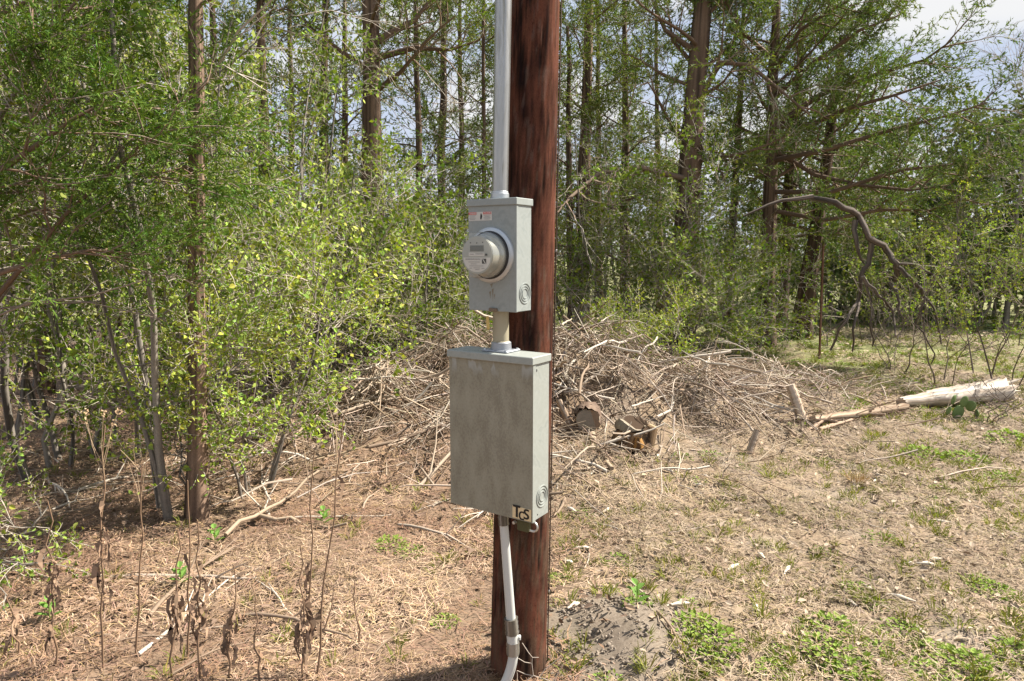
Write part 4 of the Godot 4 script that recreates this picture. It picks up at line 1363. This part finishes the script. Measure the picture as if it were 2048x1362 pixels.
	mb.block(Vector3.ZERO, Vector3(0.012, 0.05, 0.01), 0.003, Color.WHITE)
	var tagm := mat("yellow_seal", Color(0.50, 0.36, 0.12), 0.5, false)
	var seal := put("seal_tag", mb.mesh(tagm))
	seal.position = sock.position + turn * Vector3(-0.022, -0.045, z2 - 0.004)
	seal.rotation = Vector3(0, -0.58, 0.08)
	tag(seal, "small yellow seal tag hanging below the meter box", "tag")
	# ---- grey pvc down to the ground
	var pvc := mat("grey_pvc", Color(0.47, 0.48, 0.46), 0.42, false)
	var tape := mat("foil_tape", Color(0.30, 0.29, 0.27), 0.35, true)
	tape.metallic = 0.5
	var zd := 2.50
	var p0 := at(1006, 1030, zd)
	p0.y = cab.position.y + 0.004
	var p1 := at(1022, 1240, zd)
	var pv := thing("pvc_conduit", "grey plastic conduit running from the cabinet down into the ground", "conduit", Vector3(p1.x, 0, p1.z))
	var o0 := pv.position
	mb = MB.new()
	mb.tube(PackedVector3Array([p0 - o0, p1 - o0]), PackedFloat32Array([0.0165, 0.0185]), 24, Color.WHITE)
	put("upper_pipe", mb.mesh(pvc), pv)
	var p2 := at(1027, 1300, zd)
	mb = MB.new()
	mb.tube(PackedVector3Array([p1 - o0, p2 - o0]), PackedFloat32Array([0.0225, 0.0225]), 24, Color.WHITE)
	put("coupling", mb.mesh(pvc), pv)
	mb = MB.new()
	var el := PackedVector3Array([p2 - o0 + Vector3.UP * 0.01])
	for k in 12:
		var a := k / 11.0
		el.append(p2 - o0 + Vector3(-0.075 * a * a * 1.1, -0.21 * a, 0.03 * a * a))
	mb.tube(el, taper(0.0195, 0.0195, 13), 24, Color.WHITE)
	put("elbow", mb.mesh(pvc), pv)
	for q in [[p0 - o0 + Vector3.UP * 0.0, p0.lerp(p1, 0.11) - o0, 0.0195], [p1.lerp(p0, 0.02) - o0, p1.lerp(p2, 0.45) - o0, 0.0245], [p1.lerp(p2, 0.72) - o0, p2 - o0 + Vector3(-0.002, -0.018, 0), 0.0243]]:
		mb = MB.new()
		var tp := PackedVector3Array()
		var tr := PackedFloat32Array()
		for k in 9:
			tp.append(q[0].lerp(q[1], k / 8.0))
			tr.append(q[2] * rng.randf_range(0.95, 1.10))
		mb.tube(tp, tr, 20, Color(1.5, 1.45, 1.35), true, 0.22, n_c, Color(0.25, 0.24, 0.22), 2.2, rng.randf() * 30.0)
		put("foil_wrap", mb.mesh(tape), pv)
	mb = MB.new()
	mb.block(Vector3.ZERO, Vector3(0.012, 0.016, 0.02), 0.003, Color.WHITE)
	put("strap_lug", mb.mesh(pvc), pv, p1.lerp(p2, 0.58) - o0 + Vector3(0.027, 0, 0))
	# ---- padlock
	var mossy := mat("tarnished_brass", Color(0.10, 0.095, 0.04), 0.7, true)
	mossy.albedo_texture = M.bark.albedo_texture
	mossy.uv1_triplanar = true
	mossy.uv1_scale = Vector3.ONE * 8.0
	var pl := thing("padlock", "mossy brass padlock hanging under the cabinet's corner", "padlock", cab.position + turn * Vector3(w / 2 - 0.056, -0.030, zf - 0.03))
	pl.basis = turn
	mb = MB.new()
	mb.block(Vector3.ZERO, Vector3(0.052, 0.044, 0.022), 0.004, Color.WHITE)
	put("lock_body", mb.mesh(mossy), pl)
	mb = MB.new()
	var sh := PackedVector3Array()
	for k in 13:
		var a := -PI / 2 + PI * k / 12.0
		sh.append(Vector3(0.038 + cos(a) * 0.021, 0.004 + sin(a) * 0.019, 0))
	sh.insert(0, Vector3(0.020, -0.015, 0))
	sh.append(Vector3(0.026, 0.0235, 0))
	mb.tube(sh, taper(0.0042, 0.0042, 15), 10, Color.WHITE)
	put("shackle", mb.mesh(zinc), pl)
	mb = MB.new()
	mb.block(Vector3(0.012, 0.026, 0.0), Vector3(0.05, 0.006, 0.024), 0.001, Color.WHITE)
	put("hasp", mb.mesh(zinc), pl)
	mb = MB.new()
	mb.lathe([Vector2(0.007, 0), Vector2(0.006, 0.012), Vector2(0, 0.0125)], 10, Color.WHITE)
	put("knob", mb.mesh(zinc), pl, Vector3(-0.04, 0.004, 0))
	# mounting bolts on the far side
	mb = MB.new()
	mb.tube(PackedVector3Array([Vector3(0, 0, 0), Vector3(0.05, 0.004, 0), Vector3(0.056, 0.004, 0)]), PackedFloat32Array([0.007, 0.006, 0.011]), 8, Color.WHITE)
	put("lag_bolt", mb.mesh(rust), pole, Vector3(0.125, 0.775, 0.01))
	# ---- scrap of hexagonal wire netting at the foot
	var wire := mat("old_wire", Color(0.42, 0.36, 0.30), 0.5, false)
	var net := thing("wire_netting", "rusty scrap of hexagonal wire netting at the pole's foot", "netting", Vector3(0.1, 0, -2.53))
	for q in [[[-0.06, 0.155, 0.02], [-0.035, 0.12, 0.03], [-0.02, 0.10, 0.03], [-0.022, 0.075, 0.03]], [[-0.02, 0.10, 0.03], [0.005, 0.10, 0.03]], [[-0.075, 0.09, 0.02], [-0.05, 0.08, 0.03], [-0.022, 0.075, 0.03], [-0.016, 0.03, 0.04]], [[-0.08, 0.045, 0.03], [-0.045, 0.035, 0.04], [-0.016, 0.03, 0.04], [0.03, 0.015, 0.04], [0.07, 0.006, 0.05]], [[-0.016, 0.03, 0.04], [-0.05, 0.01, 0.05], [-0.055, -0.01, 0.05]], [[-0.08, 0.045, 0.03], [-0.078, -0.01, 0.04]], [[0.01, 0.025, 0.04], [0.03, 0.05, 0.03], [0.09, 0.095, 0.02]], [[0.06, 0.008, 0.05], [0.085, 0.05, 0.04], [0.10, 0.075, 0.04]]]:
		mb = MB.new()
		var wp := PackedVector3Array()
		for p in q:
			wp.append(Vector3(p[0], p[1] + 0.075, p[2]))
		mb.tube(wp, taper(0.0015, 0.0015, wp.size()), 5, Color.WHITE)
		put("wire", mb.mesh(wire), net)


func mildew_picture() -> ImageTexture:
	var im := Image.create(384, 576, false, Image.FORMAT_RGB8)
	var nz := FastNoiseLite.new()
	nz.seed = 61; nz.frequency = 0.09; nz.fractal_octaves = 4; nz.fractal_gain = 0.7
	var big := FastNoiseLite.new()
	big.seed = 62; big.frequency = 0.008; big.fractal_octaves = 3
	for j in 576:
		for k in 384:
			var f := nz.get_noise_2d(k, j * 0.8)
			var g := big.get_noise_2d(k * 1.6, j * 0.6)
			var c := Color(0.285, 0.27, 0.21)
			c = c.lerp(Color(0.205, 0.187, 0.135), clampf(0.5 + f * 0.45 + g * 0.6, 0, 1))
			# dark mould grains gathered in blotches down the middle, as on the door
			var mid := exp(-pow((k - 235.0) / 75.0, 2.0)) * smoothstep(20.0, 120.0, j) * (1.0 - smoothstep(330.0, 430.0, j))
			var m := smoothstep(0.42, 0.60, 0.36 + f * 0.55 + g * 0.35 + mid * 0.20)
			c = c.lerp(Color(0.17, 0.15, 0.12), m * 0.35)
			var clean := smoothstep(0.10, 0.3, g) * (1.0 - smoothstep(30.0, 90.0, j + g * 60.0))
			c = c.lerp(Color(0.31, 0.315, 0.285), clean)
			im.set_pixel(k, j, c.linear_to_srgb())
	return ImageTexture.create_from_image(im)


# ---------------------------------------------------------------- litter, grass and weeds
func straw_clump(seedy: int, count: int, r: float, rise: float, wid: float, lo: float, hi: float) -> ArrayMesh:
	rng.seed = seedy
	var mb := MB.new()
	for k in count:
		var a := rng.randf() * TAU
		var p := Vector3(cos(a), 0, sin(a)) * r * sqrt(rng.randf()) + Vector3.UP * rng.randf() * 0.022
		var b := rng.randf() * TAU
		var d := Vector3(cos(b), rng.randf_range(-rise * 0.3, rise), sin(b)).normalized()
		var l := rng.randf_range(lo, hi)
		var s := d.cross(Vector3.UP).normalized() * wid * rng.randf_range(0.6, 1.3)
		var bend := d.rotated(Vector3.UP, rng.randf_range(-0.7, 0.7)) + Vector3.DOWN * rng.randf_range(0.0, rise)
		var q := p + d * l * 0.5
		var e := q + bend.normalized() * l * 0.5
		var tone := rng.randf_range(0.35, 1.2) if k % 4 else rng.randf_range(1.2, 1.9)
		var col := Color(tone, tone * rng.randf_range(0.84, 1.04), tone * rng.randf_range(0.66, 1.05))
		var nn := s.cross(d).normalized()
		if nn.y < 0: nn = -nn
		mb.quad(p - s, p + s, q + s, q - s, nn, col)
		mb.quad(q - s, q + s, e + s * 0.3, e - s * 0.3, nn, col)
	return mb.mesh(M.straw)


func chip_clump(seedy: int, count: int, r: float) -> ArrayMesh:
	rng.seed = seedy
	var mb := MB.new()
	for k in count:
		var a := rng.randf() * TAU
		var p := Vector3(cos(a), 0, sin(a)) * r * sqrt(rng.randf()) + Vector3.UP * rng.randf_range(0.012, 0.034)
		var b := rng.randf() * TAU
		var d := Vector3(cos(b), rng.randf_range(-0.3, 0.4), sin(b)).normalized()
		var tone := rng.randf_range(0.4, 1.7)
		leaf(mb, p, d, (Vector3.UP + rv(0.7)).normalized(), rng.randf_range(0.018, 0.055), rng.randf_range(0.010, 0.026), Color(tone, tone * 0.9, tone * 0.8))
	return mb.mesh(M.straw)


func tuft(seedy: int, count: int, hgt: float, wid: float, spread: float, m: Material) -> ArrayMesh:
	rng.seed = seedy
	var mb := MB.new()
	for k in count:
		var a := rng.randf() * TAU
		var p := Vector3(cos(a), 0, sin(a)) * rng.randf() * spread
		var d := (Vector3(cos(a), 0, sin(a)) * rng.randf_range(0.1, 0.9) + Vector3.UP).normalized()
		var l := hgt * rng.randf_range(0.5, 1.2)
		var s := d.cross(rv(1.0)).normalized() * wid
		var q := p + d * l * 0.55
		var e := q + (d + Vector3(cos(a), -0.5, sin(a)) * 0.6).normalized() * l * 0.45
		var nn := s.cross(d).normalized()
		var tone := rng.randf_range(0.65, 1.3)
		var col := Color(tone * rng.randf_range(0.85, 1.35), tone, tone * 0.9)
		mb.quad(p - s * 0.7, p + s * 0.7, q + s, q - s, nn, col)
		mb.tri(q - s, q + s, e, nn, col)
	return mb.mesh(m)


func forb(seedy: int, count: int, r: float, ls: float) -> ArrayMesh:
	rng.seed = seedy
	var mb := MB.new()
	for k in count:
		var a := rng.randf() * TAU
		var rr := r * sqrt(rng.randf())
		var p := Vector3(cos(a) * rr, rng.randf_range(0.008, 0.055) * (1.2 - rr / r), sin(a) * rr)
		var d := (Vector3(cos(a), 0, sin(a)) + rv(0.7) + Vector3.UP * 0.15).normalized()
		var tone := rng.randf_range(0.6, 1.35)
		leaf(mb, p, d, (Vector3.UP + rv(0.5)).normalized(), ls * rng.randf_range(0.6, 1.2), ls * 0.55, Color(tone * rng.randf_range(0.85, 1.2), tone, tone * 0.9))
	return mb.mesh(M.weed_leaf)


func meadow_at(x: float, d: float) -> float:
	var k := n_a.get_noise_2d(x * 5.0 + 90.0, d * 5.0)
	return maxf(smoothstep(7.6, 9.5, d - 0.25 * x + k * 2.0) * smoothstep(1.6, 3.6, x), smoothstep(13.0, 17.0, d + k * 5.0))


func bare_at(x: float, d: float) -> float:
	var b := smoothstep(0.10, 0.35, n_a.get_noise_2d(x * 14.0, d * 14.0 + 30.0)) * smoothstep(0.2, 1.2, x)
	return maxf(b, bump(x, -d, 0.55, -2.95, 0.42, 0.42) * 1.1)


func litter() -> void:
	for k in 4:
		S["straw%d" % k] = straw_clump(600 + k, 620, 0.34, 0.42, 0.0017, 0.025, 0.11)
		S["needle%d" % k] = straw_clump(610 + k, 560, 0.34, 0.36, 0.0015, 0.03, 0.13)
		S["chip%d" % k] = chip_clump(620 + k, 34, 0.34)
		S["grass%d" % k] = tuft(630 + k, 20, 0.085, 0.0026, 0.045, M.grass_blade)
		S["forb%d" % k] = forb(640 + k, 55, 0.10, 0.024)
	var straw := Crown.new()
	var chips := Crown.new()
	var grass := Crown.new()
	var weeds := Crown.new()
	rng.seed = 650
	var spots := []
	var d := 1.7
	while d < 15.0:
		var step := 0.36 * (1.0 + maxf(d - 4.0, 0.0) * 0.14)
		var x := -(d * 0.8 + 0.6)
		while x < d * 0.8 + 0.6:
			spots.append(Vector3(x + rng.randf_range(-0.5, 0.5) * step, step / 0.36, d + rng.randf_range(-0.5, 0.5) * step))
			x += step
		d += step
	var q := 0
	for s in spots:
		q += 1
		var x: float = s.x
		d = s.z
		var z := -d
		var p := Vector3(x, gh(x, z) + 0.002, z)
		var nrm := Vector3(gh(x - 0.15, z) - gh(x + 0.15, z), 0.3, gh(x, z - 0.15) - gh(x, z + 0.15)).normalized()
		var b := Basis(Quaternion(Vector3.UP, nrm)) * Basis(Vector3.UP, rng.randf() * TAU)
		b = b.scaled_local(Vector3(s.y, 1.0 + 0.4 * (s.y - 1.0), s.y) * rng.randf_range(0.9, 1.15))
		var t := Transform3D(b, p)
		var k := n_a.get_noise_2d(x * 5.0 + 90.0, d * 5.0)
		var meadow := meadow_at(x, d)
		var bare := bare_at(x, d)
		var w := rng.randf_range(0.8, 1.2)
		if rng.randf() < bare * 0.6 or rng.randf() < meadow * 0.6 or pile(x, z) > 0.16 or bump(x, z, 0.5, -2.9, 0.5, 0.5) > 0.32:
			pass
		elif x < 0.35 + k:
			straw.add("%s%d" % ["needle" if q % 3 else "straw", q % 4], t, Color(0.30, 0.19, 0.13).lerp(Color(0.50, 0.37, 0.26), smoothstep(-0.25, 0.25, n_b.get_noise_2d(x * 9.0, d * 9.0 + 70.0))) * w)
		else:
			straw.add("straw%d" % (q % 4), t, Color(0.345, 0.270, 0.190) * w)
		if rng.randf() < 0.6:
			chips.add("chip%d" % (q % 4), t, (Color(0.22, 0.15, 0.105) if x < 0.4 else Color(0.32, 0.25, 0.185)) * w)
	for m in 9000:
		d = 1.75 / tan(lerpf(0.62, 0.085, pow(rng.randf(), 0.9)))
		var x := rng.randf_range(-0.95, 0.95) * (d * 0.82 + 0.35)
		var meadow := meadow_at(x, d)
		var green := 0.15 * smoothstep(-0.4, 0.8, x) + 0.04
		green += 0.16 * smoothstep(0.05, 0.4, n_a.get_noise_2d(x * 9.0 + 400.0, d * 9.0)) * smoothstep(-1.0, 0.8, x)
		green += 0.6 * meadow
		green += 0.35 * smoothstep(2.0, 3.6, x) * smoothstep(3.4, 5.0, d)
		var turf := smoothstep(2.6, 3.4, x) * smoothstep(6.6, 7.6, d)
		green += 0.5 * turf
		if pile(x, -d) > 0.1:
			green *= 0.1
		green *= 1.0 - bump(x, -d, 0.5, -2.9, 0.45, 0.45)
		var w := rng.randf_range(0.7, 1.25)
		var big_ := 1.0 + maxf(d - 4.0, 0.0) * 0.08
		var p := Vector3(x, gh(x, -d), -d)
		if rng.randf() < green:
			grass.add("grass%d" % (m % 4), Transform3D(Basis(Vector3.UP, rng.randf() * TAU).scaled_local(Vector3.ONE * big_ * rng.randf_range(0.4, 1.1)), p), Color(0.27, 0.29, 0.075) * w)
		if rng.randf() < green * 0.05 + maxf(meadow, turf) * 0.35 and x > 0.2:
			weeds.add("forb%d" % (m % 4), Transform3D(Basis(Vector3.UP, rng.randf() * TAU).scaled_local(Vector3.ONE * big_ * rng.randf_range(0.4, 1.1)), p), Color(0.20, 0.28, 0.06) * w)
	for r in [[straw, "straw_litter", "dry straw and cedar needles carpeting the ground", "litter"], [chips, "leaf_litter", "scattered crumbs of dead leaf and bark on the ground", "litter"], [grass, "grass", "thin green grass blades coming up through the straw", "grass"], [weeds, "ground_weeds", "low spreading green weeds among the dry grass", "weeds"]]:
		var node := thing(r[1], r[2], r[3], Vector3.ZERO)
		node.set_meta("kind", "stuff")
		for key in r[0].xf:
			swarm(r[1].split("_")[0] + "_patch", S[key], r[0].xf[key], r[0].col[key], node)
	# crumbled earth on the mound
	var clods := thing("soil_clods", "crumbled grey-brown clods of freshly dug earth beside the pole", "soil", Vector3.ZERO)
	clods.set_meta("kind", "stuff")
	rng.seed = 655
	var cm2 := SphereMesh.new()
	cm2.radius = 0.5; cm2.height = 0.8
	cm2.radial_segments = 7; cm2.rings = 4
	cm2.material = mat("clod", Color(0.235, 0.195, 0.155), 0.95, true)
	var cx := []
	var cc := []
	for m in 4200:
		var a := rng.randf() * TAU
		var r := 0.56 * sqrt(rng.randf())
		var x := 0.5 + cos(a) * r * 0.95
		var z := -2.87 + sin(a) * r
		if Vector2(x - 0.03, z + 2.695).length() < 0.14 or rng.randf() < smoothstep(0.25, 0.5, r):
			continue
		var sz := 0.004 + 0.02 * pow(rng.randf(), 3.0)
		cx.append(Transform3D(Basis.from_euler(rv(3.0)).scaled_local(Vector3(1, rng.randf_range(0.5, 0.9), rng.randf_range(0.6, 1.0)) * sz), Vector3(x, gh(x, z) + sz * 0.2, z)))
		cc.append(Color.WHITE * rng.randf_range(0.75, 1.2))
	swarm("clods", cm2, cx, cc, clods)
	# clumps one can point to
	rng.seed = 660
	var big := {}
	for k in 4:
		big[k] = forb(670 + k, 190, 0.115, 0.024)
	var k2 := 0
	for c in [[1660, 1265, 1.2], [1640, 1310, 1.1], [1680, 1330, 1.2], [1715, 1185, 0.7], [1800, 1270, 0.9], [1390, 1285, 1.0], [1425, 1310, 1.1], [1410, 1345, 0.8], [1275, 1245, 0.6], [1985, 1190, 0.9], [1960, 1170, 0.7], [1870, 1310, 0.9], [1930, 1335, 1.2], [1850, 1350, 0.9], [1760, 1310, 0.8], [1700, 1355, 1.0], [2030, 1310, 0.9], [1540, 1355, 0.8], [780, 1095, 0.9], [820, 1105, 0.8], [890, 1235, 0.6], [1850, 905, 1.6], [1930, 915, 1.6], [2020, 880, 1.8], [2000, 960, 1.2], [1750, 1215, 0.6], [1560, 1320, 0.6], [1115, 1165, 0.6]]:
		var p := on_ground(c[0], c[1])
		var cm := big[k2 % 4] as ArrayMesh
		var o := put("weed_clump", cm)
		o.position = p
		o.rotation.y = rng.randf() * TAU
		o.scale = Vector3.ONE * c[2]
		o.material_override = weed_paint()
		tag(o, "bright green clump of low broad-leaved weeds in dry grass", "weeds", "green weed clumps in the clearing")
		k2 += 1
	var dry := tuft(680, 90, 0.11, 0.0016, 0.05, M.straw)
	var o := put("grass_tuft", dry)
	o.position = on_ground(1714, 962)
	o.material_override = dry_paint()
	o.scale = Vector3.ONE * 1.2
	tag(o, "golden tuft of dry bunch grass on the clearing floor", "grass tuft")
	for g in [[648, 1058, "leafy green seedling at the foot of the brush pile"], [362, 1178, "broad-leaved green seedling between withered stalks"], [100, 1250, "green seedling low among the dead weed stalks"], [430, 1090, "tiny seedling near the slim shaggy cedar"], [1272, 1250, "pale green seedling growing on bare soil mound"]]:
		var node := thing("seedling", g[2], "plant", on_ground(g[0], g[1]))
		for k in 8:
			var mb := MB.new()
			var a := k * 2.4
			var st := Vector3(0, 0.02 + 0.012 * k, 0)
			leaf(mb, st, Vector3(cos(a), 0.5, sin(a)).normalized(), Vector3(-cos(a) * 0.4, 1, -sin(a) * 0.4).normalized(), 0.075 - 0.004 * k, 0.032, Color(0.15, 0.27, 0.06))
			put("leaf", mb.mesh(M.weed_leaf), node)
		var sb := MB.new()
		sb.tube(PackedVector3Array([Vector3.ZERO, Vector3(0.003, 0.07, 0), Vector3(0, 0.125, 0)]), PackedFloat32Array([0.003, 0.0025, 0.001]), 5, Color(0.2, 0.25, 0.08))
		put("stem", sb.mesh(M.weed_leaf), node)


func weed_paint() -> StandardMaterial3D:
	if not M.has("clump_leaf"):
		var m: StandardMaterial3D = M.weed_leaf.duplicate()
		m.resource_name = "clump_leaf"
		m.albedo_color = Color(0.235, 0.32, 0.065).linear_to_srgb()
		M["clump_leaf"] = m
	return M.clump_leaf


func dry_paint() -> StandardMaterial3D:
	if not M.has("dry_tuft"):
		var m: StandardMaterial3D = M.straw.duplicate()
		m.resource_name = "dry_tuft"
		m.albedo_color = Color(0.50, 0.37, 0.17).linear_to_srgb()
		M["dry_tuft"] = m
	return M.dry_tuft


func wilted(mb: MB, p: Vector3, ln: float, wd: float, a: float, col: Color) -> void:
	# a curled hanging leaf as a crumpled strip
	var out := Vector3(cos(a), 0, sin(a))
	var side := Vector3(-sin(a), 0, cos(a))
	var prev_l := p
	var prev_r := p
	for k in range(1, 9):
		var t := k / 8.0
		var c := p + out * ln * 0.22 * sin(t * 2.6) + Vector3.DOWN * ln * (t - 0.12 * sin(t * PI)) + rv(0.004)
		var w := wd * sin(PI * clampf(t * 0.9 + 0.05, 0, 1)) * rng.randf_range(0.6, 1.2)
		var tw := side.rotated(Vector3.UP, t * 2.6 + rng.randf_range(-0.6, 0.6))
		var l := c + tw * w + Vector3.UP * w * rng.randf_range(-0.8, 0.8)
		var r := c - tw * w + Vector3.UP * w * rng.randf_range(-0.8, 0.8)
		var nn := tw.cross(Vector3.DOWN).normalized()
		mb.quad(prev_l, prev_r, r, l, nn, col * rng.randf_range(0.7, 1.3))
		prev_l = l
		prev_r = r


func dead_weeds() -> void:
	rng.seed = 700
	var list := [
		[205, 1330, 850, 0.0, 6, "tall withered weed with seed heads and curled brown leaves"],
		[270, 1300, 930, 0.3, 0, "tall bare straw-coloured weed stalk beside the withered seed heads"],
		[345, 1345, 1060, 0.2, 7, "withered weed stalk wrapped in crumpled brown leaves"],
		[400, 1355, 1040, -0.1, 9, "dark withered stalk with long hanging leaves before the cedar"],
		[455, 1358, 1130, 0.3, 6, "bent withered weed with drooping dark leaves"],
		[375, 1310, 960, 0.1, 2, "thin dead stalk rising in front of the cedar trunk"],
		[605, 1358, 1090, 0.0, 9, "withered weed with a thick bunch of curled grey leaves"],
		[632, 1345, 830, 0.9, 1, "tall dark dead stalk leaning before the brush pile"],
		[612, 1340, 900, 0.3, 2, "pair-like tall dead stalk standing beside the leaning dark one"],
		[110, 1340, 1000, -0.2, 6, "withered weed with clustered brown leaves over fallen sticks"],
		[35, 1320, 1180, -0.3, 3, "short withered weed near the low yaupon sprigs"],
		[720, 1280, 1160, -0.2, 0, "short thin dead stem standing in open litter"],
		[520, 1362, 1170, -0.2, 0, "thin dead stem between the two leafy withered weeds"],
	]
	for q in list:
		var foot := on_ground(q[0], q[1])
		var top := at(q[0] + q[3] * 60.0, q[2], -foot.z + rng.randf_range(-0.05, 0.05)) - foot
		var node := thing("dead_weed", q[5], "weed", foot)
		var path := PackedVector3Array()
		for k in 9:
			path.append(top * (k / 8.0) + Vector3(rng.randf_range(-1, 1), 0, rng.randf_range(-1, 1)) * 0.012)
		path[0] = Vector3(0, -0.02, 0)
		var mb := MB.new()
		mb.tube(path, taper(0.0048, 0.0022, 9), 6, Color(0.30, 0.20, 0.125), true, 0.3, n_c, Color(0.16, 0.10, 0.065), 1.2)
		put("stalk", mb.mesh(M.straw), node)
		for k in q[4] * 2:
			var t := clampf(0.42 + 0.16 * (k % 2) + rng.randfn(0.0, 0.10), 0.12, 0.9)
			mb = MB.new()
			wilted(mb, on_path(path, t), rng.randf_range(0.08, 0.17), rng.randf_range(0.007, 0.014), rng.randf() * TAU, Color(0.23, 0.155, 0.105) * rng.randf_range(0.6, 1.6))
			put("withered_leaf", mb.mesh(M.straw), node)
		if q[2] < 960:
			for k in 5:
				mb = MB.new()
				var e := top + Vector3(rng.randf_range(-0.09, 0.09), rng.randf_range(-0.01, 0.08), rng.randf_range(-0.05, 0.05))
				var s := on_path(path, rng.randf_range(0.75, 1.0))
				mb.tube(PackedVector3Array([s, s.lerp(e, 0.5) + rv(0.01), e]), taper(0.0018, 0.001, 3), 4, Color(0.42, 0.31, 0.20))
				put("twiglet", mb.mesh(M.straw), node)
				if q[4] == 6:
					mb = MB.new()
					for m in 14:
						leaf(mb, e + rv(0.012), rv(1.0).normalized(), rv(1.0).normalized(), 0.010, 0.006, Color(0.45, 0.32, 0.19))
					put("seed_head", mb.mesh(M.straw), node)
